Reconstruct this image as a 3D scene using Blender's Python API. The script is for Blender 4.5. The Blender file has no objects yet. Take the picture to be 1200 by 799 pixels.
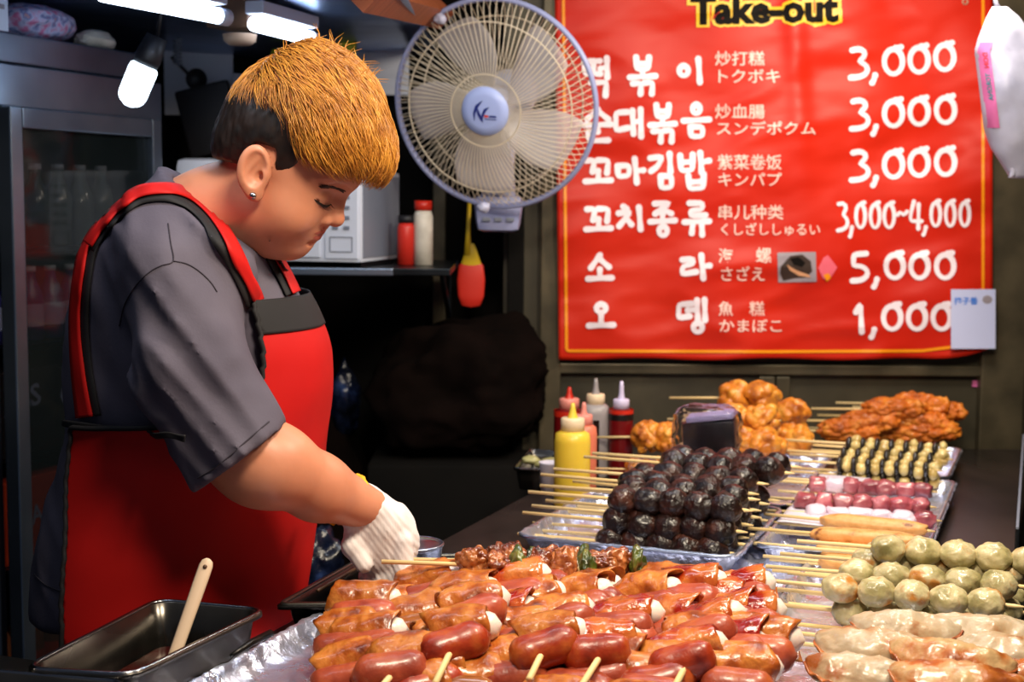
import bpy, bmesh, math, random
import numpy as np
from mathutils import Vector, Matrix, Euler
from mathutils.bvhtree import BVHTree

SC = bpy.context.scene
COL = SC.collection
rad = math.radians
# ------------------------------------------------------------------ camera
CAM_Z = 1.45
PITCH, ROLL = rad(5.64), rad(0.45)
FPX = 1667.0
cam_data = bpy.data.cameras.new('camera')
cam = bpy.data.objects.new('camera', cam_data)
COL.objects.link(cam)
cam_data.sensor_width = 36.0
cam_data.lens = 36.0 * FPX / 1200.0
cam_data.clip_start = 0.05
RC = (Matrix.Rotation(-PITCH, 3, 'X') @ Matrix.Rotation(rad(90), 3, 'X')) @ Matrix.Rotation(ROLL, 3, 'Z')
cam.matrix_world = Matrix.Translation((0, 0, CAM_Z)) @ RC.to_4x4()
cam_data.dof.use_dof = True
cam_data.dof.focus_distance = 1.72
cam_data.dof.aperture_fstop = 6.3
SC.camera = cam
# ------------------------------------------------------------------ exposure, world
SC.view_settings.view_transform = 'Standard'
SC.view_settings.look = 'None'
SC.view_settings.exposure = -0.08
SC.view_settings.gamma = 1.0
SC.view_settings.use_curve_mapping = False
world = bpy.data.worlds.new('world')
SC.world = world
world.use_nodes = True
world.node_tree.nodes['Background'].inputs[0].default_value = (0.30, 0.36, 0.50, 1)
world.node_tree.nodes['Background'].inputs[1].default_value = 0.16


def area_light(name, loc, target, size, power, col, sy=None):
    l = bpy.data.lights.new(name, 'AREA')
    l.energy = power
    l.color = col
    l.size = size
    if sy:
        l.shape = 'RECTANGLE'
        l.size_y = sy
    o = bpy.data.objects.new(name, l)
    COL.objects.link(o)
    o.location = loc
    o.rotation_euler = (Vector(target) - Vector(loc)).to_track_quat('-Z', 'Y').to_euler()
    return o


# warm lamps hung over the food, outside the frame, and a cool strip over the cook
area_light('counter_lamp', (0.55, 1.55, 2.02), (0.35, 1.95, 0.95), 0.22, 14, (1.0, 0.86, 0.66))
area_light('counter_lamp', (0.05, 1.15, 1.98), (0.0, 1.7, 0.95), 0.22, 13, (1.0, 0.86, 0.66))
area_light('unseen_strip_light', (-0.40, 1.62, 1.79), (-0.45, 1.95, 1.2), 0.6, 1.6, (0.80, 0.88, 1.0), 0.08)
area_light('counter_lamp', (0.75, 2.45, 2.0), (0.55, 2.9, 1.2), 0.25, 9, (1.0, 0.86, 0.68))


area_light('unseen_strip_light', (0.35, 2.15, 2.12), (0.35, 2.15, 0.9), 1.0, 6, (0.78, 0.86, 1.0), 0.08)  # unseen cool strip added above the counter for bluish reflections in the foil


# ------------------------------------------------------------------ picture coordinates to places
def ray(px, py):
    return RC @ Vector(((px - 600.0) / FPX, -(py - 399.5) / FPX, -1.0))


def onz(px, py, z):
    r = ray(px, py)
    t = (z - CAM_Z) / r.z
    return Vector((0, 0, CAM_Z)) + r * t


def ond(px, py, d):
    r = ray(px, py)
    return Vector((0, 0, CAM_Z)) + r * (d / r.y)


YAW = rad(-21.3)
UDIR = Vector((math.cos(YAW), math.sin(YAW), 0))
DDIR = Vector((-math.sin(YAW), math.cos(YAW), 0))
RZ = Matrix.Rotation(YAW, 4, 'Z')

# ------------------------------------------------------------------ noise


def _hash(ix, iy, iz, seed):
    n = (ix * 374761393 + iy * 668265263 + iz * 2147483647 * 3 + seed * 1274126177) & 0xFFFFFFFF
    n = ((n ^ (n >> 13)) * 1274126177) & 0xFFFFFFFF
    n = (n ^ (n >> 16)) & 0xFFFF
    return n.astype(np.float32) / 65535.0


def vnoise(x, y, z, seed=0):
    x = np.asarray(x, np.float64); y = np.asarray(y, np.float64); z = np.asarray(z, np.float64)
    x, y, z = np.broadcast_arrays(x, y, z)
    fx, fy, fz = np.floor(x), np.floor(y), np.floor(z)
    ix, iy, iz = fx.astype(np.int64), fy.astype(np.int64), fz.astype(np.int64)
    tx, ty, tz = x - fx, y - fy, z - fz
    tx = tx * tx * (3 - 2 * tx); ty = ty * ty * (3 - 2 * ty); tz = tz * tz * (3 - 2 * tz)
    r = 0
    for dx in (0, 1):
        wx = tx if dx else 1 - tx
        for dy in (0, 1):
            wy = ty if dy else 1 - ty
            for dz in (0, 1):
                wz = tz if dz else 1 - tz
                r = r + wx * wy * wz * _hash(ix + dx, iy + dy, iz + dz, seed)
    return (r * 2 - 1).astype(np.float32)


def fbm(x, y, z, seed=0, o=3):
    r, a, s = 0, 1.0, 0
    for k in range(o):
        f = 2 ** k
        r = r + a * vnoise(x * f, y * f, z * f, seed + k * 7)
        s += a
        a *= 0.5
    return r / s


# ------------------------------------------------------------------ materials
MATS = {}


def lin(c):
    return tuple(((v / 255.0) / 12.92 if v / 255.0 <= 0.04045 else ((v / 255.0 + 0.055) / 1.055) ** 2.4) for v in c)


def mat(name, cols, rough=0.5, metal=0.0, scale=20.0, detail=3.0, bump=0.0, bscale=60.0, bdist=0.002, coat=0.0,
        sss=0.0, emit=None, estr=0.0, trans=0.0, alpha=1.0, stretch=(1, 1, 1), rrange=0.0, vary=0.0, kind='noise', ior=1.45,
        spec=0.5, sssr=(0.01, 0.004, 0.002), bdetail=3.0):
    """cols: one 0-255 colour, or a list of (position, colour) for a noise driven ramp."""
    m = bpy.data.materials.new(name)
    m.use_nodes = True
    nt = m.node_tree
    N, L = nt.nodes, nt.links
    b = N['Principled BSDF']
    tc = N.new('ShaderNodeTexCoord')
    oi = N.new('ShaderNodeObjectInfo')
    va = N.new('ShaderNodeVectorMath'); va.operation = 'ADD'
    sc = N.new('ShaderNodeVectorMath'); sc.operation = 'SCALE'
    cb = N.new('ShaderNodeCombineXYZ')
    for i in range(3):
        L.new(oi.outputs['Random'], cb.inputs[i])
    L.new(cb.outputs[0], sc.inputs[0]); sc.inputs['Scale'].default_value = 37.0
    L.new(tc.outputs['Object'], va.inputs[0]); L.new(sc.outputs[0], va.inputs[1])
    mp = N.new('ShaderNodeMapping'); mp.inputs['Scale'].default_value = stretch
    L.new(va.outputs[0], mp.inputs['Vector'])
    if isinstance(cols, list):
        if kind == 'voronoi':
            tx = N.new('ShaderNodeTexVoronoi'); tx.inputs['Scale'].default_value = scale; out = tx.outputs['Distance']
        else:
            tx = N.new('ShaderNodeTexNoise'); tx.inputs['Scale'].default_value = scale
            tx.inputs['Detail'].default_value = detail; out = tx.outputs[0]
        L.new(mp.outputs[0], tx.inputs['Vector'])
        cr = N.new('ShaderNodeValToRGB')
        el = cr.color_ramp.elements
        while len(el) < len(cols):
            el.new(0.5)
        for e, (p, c) in zip(el, cols):
            e.position = p; e.color = (*lin(c), 1)
        L.new(out, cr.inputs[0])
        csrc = cr.outputs[0]
    else:
        rg = N.new('ShaderNodeRGB'); rg.outputs[0].default_value = (*lin(cols), 1)
        csrc = rg.outputs[0]
    if vary:
        hs = N.new('ShaderNodeHueSaturation')
        mr = N.new('ShaderNodeMapRange')
        mr.inputs['To Min'].default_value = 1 - vary; mr.inputs['To Max'].default_value = 1 + vary
        L.new(oi.outputs['Random'], mr.inputs['Value'])
        L.new(mr.outputs[0], hs.inputs['Value']); L.new(csrc, hs.inputs['Color'])
        csrc = hs.outputs[0]
    L.new(csrc, b.inputs['Base Color'])
    b.inputs['Roughness'].default_value = rough
    b.inputs['Metallic'].default_value = metal
    b.inputs['Specular IOR Level'].default_value = spec
    b.inputs['IOR'].default_value = ior
    if rrange:
        t2 = N.new('ShaderNodeTexNoise'); t2.inputs['Scale'].default_value = scale * 0.7
        L.new(mp.outputs[0], t2.inputs['Vector'])
        m2 = N.new('ShaderNodeMapRange')
        m2.inputs['From Min'].default_value = 0.3; m2.inputs['From Max'].default_value = 0.7
        m2.inputs['To Min'].default_value = max(0.02, rough - rrange); m2.inputs['To Max'].default_value = min(1, rough + rrange)
        L.new(t2.outputs[0], m2.inputs['Value']); L.new(m2.outputs[0], b.inputs['Roughness'])
    if bump:
        t3 = N.new('ShaderNodeTexNoise'); t3.inputs['Scale'].default_value = bscale; t3.inputs['Detail'].default_value = bdetail
        L.new(mp.outputs[0], t3.inputs['Vector'])
        bp = N.new('ShaderNodeBump'); bp.inputs['Strength'].default_value = bump; bp.inputs['Distance'].default_value = bdist
        L.new(t3.outputs[0], bp.inputs['Height']); L.new(bp.outputs[0], b.inputs['Normal'])
    if coat:
        b.inputs['Coat Weight'].default_value = coat
        b.inputs['Coat Roughness'].default_value = 0.12
    if sss:
        b.inputs['Subsurface Weight'].default_value = sss
        b.inputs['Subsurface Radius'].default_value = sssr
        b.inputs['Subsurface Scale'].default_value = 1.0
    if emit:
        b.inputs['Emission Color'].default_value = (*lin(emit), 1)
        b.inputs['Emission Strength'].default_value = estr
    if trans:
        b.inputs['Transmission Weight'].default_value = trans
    if alpha < 1:
        b.inputs['Alpha'].default_value = alpha
    MATS[name] = m
    return m


# ------------------------------------------------------------------ geometry collector
I4 = Matrix.Identity(4)


def TR(loc=(0, 0, 0), rx=0, ry=0, rz=0, s=None):
    m = Matrix.Translation(loc) @ Euler((rad(rx), rad(ry), rad(rz)), 'XYZ').to_matrix().to_4x4()
    if s:
        m = m @ Matrix.Diagonal((*s, 1))
    return m


class G:
    def __init__(self):
        self.v, self.f = [], []

    def add(self, vs, fs, m=None):
        o = len(self.v)
        if m is None:
            self.v += [tuple(p) for p in vs]
        else:
            self.v += [tuple(m @ Vector(p)) for p in vs]
        self.f += [tuple(i + o for i in q) for q in fs]
        return self

    def box(self, sx, sy, sz, m=None, c=0.0):
        """box centred on the origin; c chamfers the edges"""
        bm = bmesh.new()
        bmesh.ops.create_cube(bm, size=1)
        bmesh.ops.scale(bm, vec=(sx, sy, sz), verts=bm.verts)
        if c:
            bmesh.ops.bevel(bm, geom=bm.edges[:], offset=c, segments=2, affect='EDGES', profile=0.6)
        bm.verts.index_update()
        self.add([v.co[:] for v in bm.verts], [[v.index for v in f.verts] for f in bm.faces], m)
        bm.free()
        return self

    def tube(self, pts, r, n=8, m=None, cap=True, flat=1.0):
        pts = [Vector(p) for p in pts]
        k = len(pts)
        rs = r if isinstance(r, (list, tuple)) else [r] * k
        vs, fs = [], []
        t0 = (pts[1] - pts[0]).normalized()
        ref = Vector((0, 0, 1)) if abs(t0.z) < 0.9 else Vector((1, 0, 0))
        nrm = t0.cross(ref).normalized()
        for i in range(k):
            t = (pts[min(i + 1, k - 1)] - pts[max(i - 1, 0)]).normalized()
            nrm = (nrm - t * nrm.dot(t)).normalized()
            bi = t.cross(nrm)
            for j in range(n):
                a = 2 * math.pi * j / n
                vs.append(pts[i] + (nrm * math.cos(a) + bi * math.sin(a) * flat) * rs[i])
        for i in range(k - 1):
            for j in range(n):
                a, b = i * n + j, i * n + (j + 1) % n
                fs.append((a, b, b + n, a + n))
        if cap:
            fs.append(tuple(range(n - 1, -1, -1)))
            fs.append(tuple((k - 1) * n + j for j in range(n)))
        return self.add(vs, fs, m)

    def lathe(self, prof, n=24, m=None):
        """prof: (radius, z) bottom to top"""
        vs, fs = [], []
        k = len(prof)
        for (r, z) in prof:
            for j in range(n):
                a = 2 * math.pi * j / n
                vs.append((max(r, 1e-5) * math.cos(a), max(r, 1e-5) * math.sin(a), z))
        for i in range(k - 1):
            for j in range(n):
                a, b = i * n + j, i * n + (j + 1) % n
                fs.append((a, b, b + n, a + n))
        return self.add(vs, fs, m)

    def grid(self, fn, nu, nv, m=None, closeu=False):
        vs = [fn(i / nu, j / nv) for j in range(nv + 1) for i in range(nu + (0 if closeu else 1))]
        w = nu if closeu else nu + 1
        fs = []
        for j in range(nv):
            for i in range(nu):
                a, b = j * w + i, j * w + (i + 1) % w
                fs.append((a, b, b + w, a + w))
        return self.add(vs, fs, m)

    def disp(self, fn):
        """fn(V array) -> new V array"""
        V = fn(np.array(self.v, np.float32))
        self.v = [tuple(p) for p in V.tolist()]
        return self

    def build(self, name, mt, parent=None, org=None, smooth=True, solid=0.0):
        v = self.v
        if org is not None:
            A = np.array(v, np.float64) - np.array(org)
            v = A.tolist()
        me = bpy.data.meshes.new(name)
        me.from_pydata(v, [], self.f)
        me.update()
        return link(name, me, mt, parent, org if parent is None else None, smooth, solid)


def link(name, me, mt, parent=None, loc=None, smooth=True, solid=0.0):
    if mt is not None:
        me.materials.append(MATS[mt] if isinstance(mt, str) else mt)
    if smooth:
        me.polygons.foreach_set('use_smooth', [True] * len(me.polygons))
        if smooth == 'auto':
            try:
                me.set_sharp_from_angle(angle=rad(38))
            except Exception:
                pass
    o = bpy.data.objects.new(name, me)
    COL.objects.link(o)
    if parent is not None:
        o.parent = parent
    if loc is not None:
        o.location = loc
    if solid:
        md = o.modifiers.new('solid', 'SOLIDIFY'); md.thickness = solid; md.offset = 0
    return o


def thing(name, label, cat, loc=(0, 0, 0), rot=None, group=None):
    o = bpy.data.objects.new(name, None)
    o.empty_display_size = 0.05
    COL.objects.link(o)
    o.location = loc
    if rot is not None:
        o.rotation_euler = rot
    return tag(o, label, cat, group)


def tag(o, label, cat, group=None, kind=None):
    o['label'] = label
    o['category'] = cat
    if group:
        o['group'] = group
    if kind:
        o['kind'] = kind
    return o


def struct(o):
    o['kind'] = 'structure'
    return o


KIDS = {}


def kids(o):
    return [c for c in bpy.data.objects if c.parent == o]


def copy_tree(o, label=None, _cache={}):
    if o.name not in _cache:
        _cache[o.name] = [(c, kids(c)) for c in kids(o)]
    r = o.copy()
    COL.objects.link(r)
    if label:
        r['label'] = label
    for c, gs in _cache[o.name]:
        d = c.copy(); COL.objects.link(d); d.parent = r
        for g in gs:
            e = g.copy(); COL.objects.link(e); e.parent = d
    return r


# ------------------------------------------------------------------ signed distance modelling
def smin(a, b, k):
    h = np.clip(0.5 + 0.5 * (b - a) / k, 0, 1)
    return b * (1 - h) + a * h - k * h * (1 - h)


def smax(a, b, k):
    return -smin(-a, -b, k)


def ell(P, c, r):
    x, y, z = P[0] - c[0], P[1] - c[1], P[2] - c[2]
    k0 = np.sqrt((x / r[0]) ** 2 + (y / r[1]) ** 2 + (z / r[2]) ** 2)
    k1 = np.sqrt((x / r[0] ** 2) ** 2 + (y / r[1] ** 2) ** 2 + (z / r[2] ** 2) ** 2) + 1e-9
    return k0 * (k0 - 1) / k1


def cap(P, a, b, ra, rb, flat=None):
    ax, ay, az = a
    bx, by, bz = b[0] - ax, b[1] - ay, b[2] - az
    x, y, z = P[0] - ax, P[1] - ay, P[2] - az
    h = np.clip((x * bx + y * by + z * bz) / (bx * bx + by * by + bz * bz + 1e-12), 0, 1)
    return np.sqrt((x - h * bx) ** 2 + (y - h * by) ** 2 + (z - h * bz) ** 2) - (ra + (rb - ra) * h)


def surface(fn, lo, hi, h):
    """surface nets: a closed quad mesh of fn < 0"""
    ax = [np.arange(lo[i], hi[i] + h, h, dtype=np.float32) for i in range(3)]
    X, Y, Z = np.meshgrid(*ax, indexing='ij', sparse=False)
    F = fn((X, Y, Z)).astype(np.float32)
    del X, Y, Z
    s = F < 0
    nx, ny, nz = F.shape
    c = np.zeros((nx - 1, ny - 1, nz - 1), np.int8)
    for i in (0, 1):
        for j in (0, 1):
            for k in (0, 1):
                c += s[i:nx - 1 + i, j:ny - 1 + j, k:nz - 1 + k]
    act = (c > 0) & (c < 8)
    ci, cj, ck = np.nonzero(act)
    idx = np.full(act.shape, -1, np.int64)
    idx[ci, cj, ck] = np.arange(len(ci))
    acc = np.zeros((len(ci), 3), np.float64)
    cnt = np.zeros(len(ci), np.float64)
    corners = [(i, j, k) for i in (0, 1) for j in (0, 1) for k in (0, 1)]
    for a in corners:
        for d in range(3):
            if a[d] == 0:
                b = list(a); b[d] = 1
                fa = F[ci + a[0], cj + a[1], ck + a[2]]
                fb = F[ci + b[0], cj + b[1], ck + b[2]]
                m = (fa < 0) != (fb < 0)
                t = np.where(m, fa / np.where(m, fa - fb, 1), 0)
                p = np.array(a, np.float64)[None, :] * np.ones((len(ci), 1))
                p[:, d] += t
                acc += p * m[:, None]
                cnt += m
    V = acc / cnt[:, None] + np.stack([ci, cj, ck], 1)
    V = V * h + np.array(lo)[None, :]
    quads = []
    for d in range(3):
        e1, e2 = (d + 1) % 3, (d + 2) % 3
        sl0 = [slice(1, -1)] * 3; sl1 = [slice(1, -1)] * 3
        sl0[d] = slice(0, -1); sl1[d] = slice(1, None)
        a, b = s[tuple(sl0)], s[tuple(sl1)]
        for flip in (0, 1):
            m = (a & ~b) if flip == 0 else (~a & b)
            g = list(np.nonzero(m))
            for q in range(3):
                if q != d:
                    g[q] = g[q] + 1
            def cell(o1, o2):
                w = [g[0], g[1], g[2]]
                w[e1] = w[e1] - o1; w[e2] = w[e2] - o2
                return idx[w[0], w[1], w[2]]
            Q = np.stack([cell(1, 1), cell(0, 1), cell(0, 0), cell(1, 0)], 1)
            if flip:
                Q = Q[:, ::-1]
            quads.append(Q)
    Q = np.concatenate(quads)
    return V, Q


def np_mesh(name, V, Q):
    me = bpy.data.meshes.new(name)
    me.vertices.add(len(V)); me.vertices.foreach_set('co', np.asarray(V, np.float32).ravel())
    nq, w = Q.shape
    me.loops.add(nq * w); me.loops.foreach_set('vertex_index', np.asarray(Q, np.int32).ravel())
    me.polygons.add(nq)
    me.polygons.foreach_set('loop_start', np.arange(0, nq * w, w, dtype=np.int32))
    me.polygons.foreach_set('loop_total', np.full(nq, w, np.int32))
    me.update(calc_edges=True)
    me.validate()
    return me


def relax(V, Q, it=2, k=0.5):
    n = len(V)
    for _ in range(it):
        acc = np.zeros((n, 3)); c = np.zeros(n)
        for i in range(4):
            a, b = Q[:, i], Q[:, (i + 1) % 4]
            for j in range(3):
                acc[:, j] += np.bincount(a, V[b, j], n) + np.bincount(b, V[a, j], n)
            c += np.bincount(a, minlength=n) + np.bincount(b, minlength=n)
        V = V * (1 - k) + k * acc / np.maximum(c, 1)[:, None]
    return V


def ico(sub):
    bm = bmesh.new()
    bmesh.ops.create_icosphere(bm, subdivisions=sub, radius=1)
    V = np.array([v.co[:] for v in bm.verts], np.float32)
    Fc = np.array([[v.index for v in f.verts] for f in bm.faces], np.int32)
    bm.free()
    return V, Fc


ICO = {k: ico(k) for k in (2, 3, 4, 5)}


def lump(name, sub, r, seed, amp=0.15, freq=2.0, mt=None, parent=None, loc=(0, 0, 0), fn=None, oct=3, smooth=True, ridge=False, rot=None):
    """a noisy ellipsoid; r radii; fn(V unit sphere)->V before scaling"""
    V, Fc = ICO[sub]
    U = V.copy()
    if fn is not None:
        U = fn(U)
    n = fbm(V[:, 0] * freq + seed * 3.1, V[:, 1] * freq, V[:, 2] * freq, seed, oct)
    if ridge:
        n = 1 - 2 * np.abs(n)
    U = U * (1 + amp * n)[:, None] * np.array(r, np.float32)[None, :]
    if rot is not None:
        U = U @ np.array(rot.to_3x3()).T
    me = np_mesh(name, U, Fc)
    return link(name, me, mt, parent, loc, smooth)
# ================================================================== MATERIALS OF THE PLACE
mat('dark_steel', [(0.3, (26, 30, 34)), (0.7, (44, 50, 56))], rough=0.34, metal=0.85, scale=6, bump=0.15, bscale=9, bdist=0.01)
mat('ceiling_metal', [(0.3, (110, 132, 170)), (0.7, (160, 182, 220))], rough=0.34, metal=0.95, scale=3, bump=0.5, bscale=3.5, bdist=0.03)
mat('fridge_steel', [(0.3, (104, 118, 138)), (0.7, (140, 154, 172))], rough=0.3, metal=0.9, scale=5, bump=0.05, bscale=20)
mat('worn_wall', [(0.3, (52, 48, 36)), (0.55, (66, 60, 46)), (0.8, (84, 76, 58))], rough=0.5, metal=0.2, scale=7, detail=6, bump=0.2, bscale=30)
mat('wall_frame', [(0.3, (66, 60, 46)), (0.7, (98, 88, 68))], rough=0.42, metal=0.4, scale=12, detail=5, bump=0.15, bscale=40)
mat('black_wall', [(0.3, (9, 8, 7)), (0.7, (17, 14, 12))], rough=0.8, spec=0.15, scale=5)
mat('floor_dark', [(0.3, (26, 24, 22)), (0.7, (44, 40, 36))], rough=0.6, scale=4, bump=0.2)
mat('counter_black', [(0.35, (34, 29, 28)), (0.65, (70, 58, 55))], rough=0.34, metal=0.3, scale=5, detail=6, bump=0.15, bscale=12, rrange=0.12, stretch=(1, .4, 1))
mat('counter_shelf', [(0.3, (30, 30, 29)), (0.7, (44, 43, 40))], rough=0.45, metal=0.6, scale=9)
mat('tube_light', (240, 246, 255), emit=(214, 232, 255), estr=11.0)
mat('bulb_light', (240, 246, 255), emit=(214, 236, 255), estr=7.0)
mat('fixture_brown', [(0.3, (74, 50, 36)), (0.7, (104, 74, 54))], rough=0.45, scale=14)
mat('fixture_beige', (170, 140, 116), rough=0.5)
mat('wood_orange', [(0.3, (122, 62, 34)), (0.7, (160, 84, 46))], rough=0.55, scale=8, stretch=(1, 12, 1))
mat('white_plastic', (206, 212, 228), rough=0.38)
mat('grey_plastic', (120, 126, 142), rough=0.45)
mat('fan_plastic', (186, 190, 214), rough=0.35)
mat('fan_ring', (150, 156, 196), rough=0.35)
mat('fan_wire', (214, 200, 176), rough=0.35)
mat('fan_blade', (216, 208, 206), rough=0.3, alpha=0.5)
mat('logo_disc', (170, 184, 232), rough=0.35)
mat('logo_blue', (24, 38, 120), rough=0.5)
mat('logo_red', (214, 60, 50), rough=0.5)
mat('banner_red', [(0.3, (192, 29, 11)), (0.7, (206, 40, 15))], rough=0.45, scale=3, spec=0.3, bump=0.1, bscale=10, bdist=0.01)
mat('print_white', (245, 232, 240), rough=0.4)
mat('print_pale', (246, 208, 196), rough=0.4)
mat('print_yellow', (246, 196, 40), rough=0.4)
mat('print_gold', (246, 150, 20), rough=0.4)
mat('print_black', (16, 12, 10), rough=0.6, spec=0.1)
mat('print_grey', (150, 140, 148), rough=0.5)
mat('print_pink', (226, 98, 116), rough=0.5)
mat('print_cyan', (40, 120, 220), rough=0.5)
mat('print_brown', (52, 36, 28), rough=0.5)
mat('print_tan', (206, 150, 110), rough=0.5)
mat('sticker_white', (198, 204, 240), rough=0.4)
mat('bag_white', [(0.3, (168, 168, 192)), (0.7, (186, 186, 208))], rough=0.45, scale=20, bump=0.2, bscale=30, bdist=0.004, sss=0.2, sssr=(0.02, 0.02, 0.02))
mat('bag_pink', (206, 104, 160), rough=0.45)
mat('bag_green', (40, 130, 140), rough=0.45)
mat('glass_dark', (24, 30, 32), rough=0.05, alpha=0.5, spec=0.7)
mat('clear_film', (214, 212, 236), rough=0.12, trans=1.0, ior=1.06, spec=0.9, bump=0.8, bscale=40, bdist=0.006, coat=0.6)
mat('pink_pack', [(0.35, (206, 120, 160)), (0.5, (190, 190, 220)), (0.62, (110, 120, 170)), (0.75, (226, 150, 110))], rough=0.25, scale=55, bump=0.7, bscale=50, bdist=0.006)
mat('cream_pack', [(0.3, (190, 182, 168)), (0.7, (226, 218, 204))], rough=0.4, scale=25, bump=0.6, bscale=40)
mat('bottle_clear', [(0.3, (50, 62, 60)), (0.7, (90, 108, 104))], rough=0.15, scale=20, spec=0.8)
mat('bottle_blue', [(0.3, (40, 38, 90)), (0.7, (66, 70, 140))], rough=0.25, scale=30)
mat('label_white', (150, 156, 190), rough=0.5)
mat('carton_black', (22, 20, 24), rough=0.5)
mat('carton_blue', (30, 36, 90), rough=0.5)
mat('carton_orange', [(0.3, (176, 50, 18)), (0.7, (204, 66, 24))], rough=0.45, scale=9)
mat('carton_brown', (120, 66, 36), rough=0.5)
mat('spatula_yellow', (220, 186, 40), rough=0.4)
mat('spatula_red', (206, 46, 34), rough=0.4)
mat('key_yellow', (214, 220, 40), rough=0.4)
mat('dark_cloth', [(0.3, (9, 6, 5)), (0.7, (20, 12, 10))], rough=1.0, spec=0.05, scale=9, bump=0.4, bscale=14)
mat('blue_bag', [(0.35, (8, 10, 15)), (0.6, (16, 24, 50)), (0.75, (50, 70, 120))], rough=0.25, scale=18, bump=0.8, bscale=26, bdist=0.006)  # blue ramp stops paint the dark bag's bluish highlights into its colour
mat('yellow_mustard', [(0.3, (224, 184, 52)), (0.7, (236, 204, 74))], rough=0.34, scale=8, sss=0.15)
mat('cap_cream', (232, 206, 170), rough=0.4)
mat('cap_pink', (226, 140, 126), rough=0.4)
mat('cap_lilac', (206, 196, 226), rough=0.4)
mat('ketchup_red', (196, 40, 22), rough=0.35)
mat('ketchup_dark', (104, 10, 14), rough=0.3)
mat('label_black', (14, 12, 12), rough=0.4)
mat('sauce_brown', (24, 12, 8), rough=0.25)
mat('frosted', (150, 142, 142), rough=0.35)
mat('salmon', (222, 120, 92), rough=0.4)
mat('nozzle_orange', (230, 150, 60), rough=0.4)

# ================================================================== THE SETTING
def slab(name, lo, hi, m, c=0.0):
    g = G().box(hi[0] - lo[0], hi[1] - lo[1], hi[2] - lo[2], None, c)
    o = g.build(name, m, smooth=False)
    o.location = [(a + b) / 2 for a, b in zip(lo, hi)]
    return struct(o)


WD = 3.12
slab('floor', (-1.9, -0.6, -0.05), (1.9, 3.7, 0.0), 'floor_dark')
slab('wall_back', (-0.02, WD, 0.0), (1.9, WD + 0.06, 2.2), 'worn_wall')
slab('wall_back_left', (-1.9, 3.4, 0.0), (-0.02, 3.46, 2.2), 'black_wall')
slab('wall_left', (-1.9, 1.2, 0.0), (-1.84, 3.46, 2.2), 'black_wall')
slab('ceiling', (-0.12, 1.2, 2.2), (1.9, 3.46, 2.24), 'dark_steel')
# low metal ceiling over the cook, gently dented
g = G()
g.grid(lambda u, v: (-1.9 + 1.72 * u, 1.5 + 1.9 * v, 1.84 - 0.062 * v + 0.012 * math.sin(9 * u + 4 * v) + 0.012 * math.sin(6 * v + 2)), 30, 30)
o = g.build('ceiling', 'ceiling_metal', solid=0.004); struct(o)
# posts and rails of the metal back wall


def ppx(px, py, d=WD):
    return ond(px, py, d)


def bar_px(name, x0, y0, x1, y1, t, m, d=WD):
    a, b = ppx(x0, y0, d), ppx(x1, y1, d)
    g = G().box(abs(b.x - a.x), t, abs(b.z - a.z), None, 0.003)
    o = g.build(name, m, smooth=False)
    o.location = ((a.x + b.x) / 2, d - t / 2, (a.z + b.z) / 2)
    return struct(o)


bar_px('trim_1', 640, 424, 1170, 440, 0.022, 'wall_frame')
bar_px('trim_2', 637, -60, 655, 540, 0.026, 'wall_frame')
bar_px('trim_3', 1165, -60, 1190, 560, 0.03, 'wall_frame')
bar_px('trim_4', 888, 440, 904, 545, 0.018, 'wall_frame')
bar_px('trim_5', 908, 440, 921, 545, 0.022, 'wall_frame')
bar_px('trim_6', 596, 150, 612, 560, 0.03, 'black_wall')
bar_px('trim_7', 508, 150, 522, 560, 0.03, 'wall_frame', 3.38)
# the wall return between the two back walls
slab('wall_right', (1.25, 1.2, 0.0), (1.31, 3.12, 2.2), 'black_wall')

# counter: a dark metal worktop along the stall, its legs and shelf
CT = 0.918


def stall(u, v, z=0.0, o=(0.0, 1.9)):
    p = Vector((o[0], o[1], 0)) + UDIR * u + DDIR * v
    return Vector((p.x, p.y, z))


def counter(name, label, u0, u1, v0, v1, z1, th, m, cat='counter'):
    c = stall((u0 + u1) / 2, (v0 + v1) / 2)
    t = thing(name, label, cat, (c.x, c.y, 0), (0, 0, YAW))
    G().box(u1 - u0, v1 - v0, th, TR((0, 0, z1 - th / 2)), 0.003).build('worktop', m, t, smooth='auto')
    for a in (-1, 1):
        for b in (-1, 1):
            G().box(0.04, 0.04, z1 - th, TR((a * ((u1 - u0) / 2 - 0.05), b * ((v1 - v0) / 2 - 0.05), (z1 - th) / 2)), 0.002).build('leg', 'dark_steel', t, smooth=False)
    G().box(u1 - u0 - 0.06, v1 - v0 - 0.06, 0.02, TR((0, 0, 0.3)), 0.002).build('shelf', 'dark_steel', t, smooth=False)
    return t


_ct = [stall(-.205, -.75), stall(.635, -.75), stall(.635, 1.50), stall(-.205, 1.18)]
t = thing('counter', 'long dark metal counter that carries the trays of skewers', 'counter', stall(.2, .3))
g = G()
n4 = [Vector((p.x, p.y, z)) - t.location for z in (CT - .03, CT) for p in _ct]
g.add(n4, [(3, 2, 1, 0), (4, 5, 6, 7), (0, 1, 5, 4), (1, 2, 6, 5), (2, 3, 7, 6), (3, 0, 4, 7)]).build('worktop', 'counter_black', t, smooth=False)
for p in (stall(-.16, -.70), stall(.59, -.70), stall(.59, 1.42), stall(-.16, 1.12)):
    G().box(.04, .04, CT - .03, TR((p.x - t.location.x, p.y - t.location.y, (CT - .03) / 2), rz=-21.3), .002).build('leg', 'dark_steel', t, smooth=False)
counter('counter', 'short dark counter at the lower left holding the steel sauce pans', -0.66, -0.212, -0.80, -0.40, 0.885, 0.03, 'counter_shelf')
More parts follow.
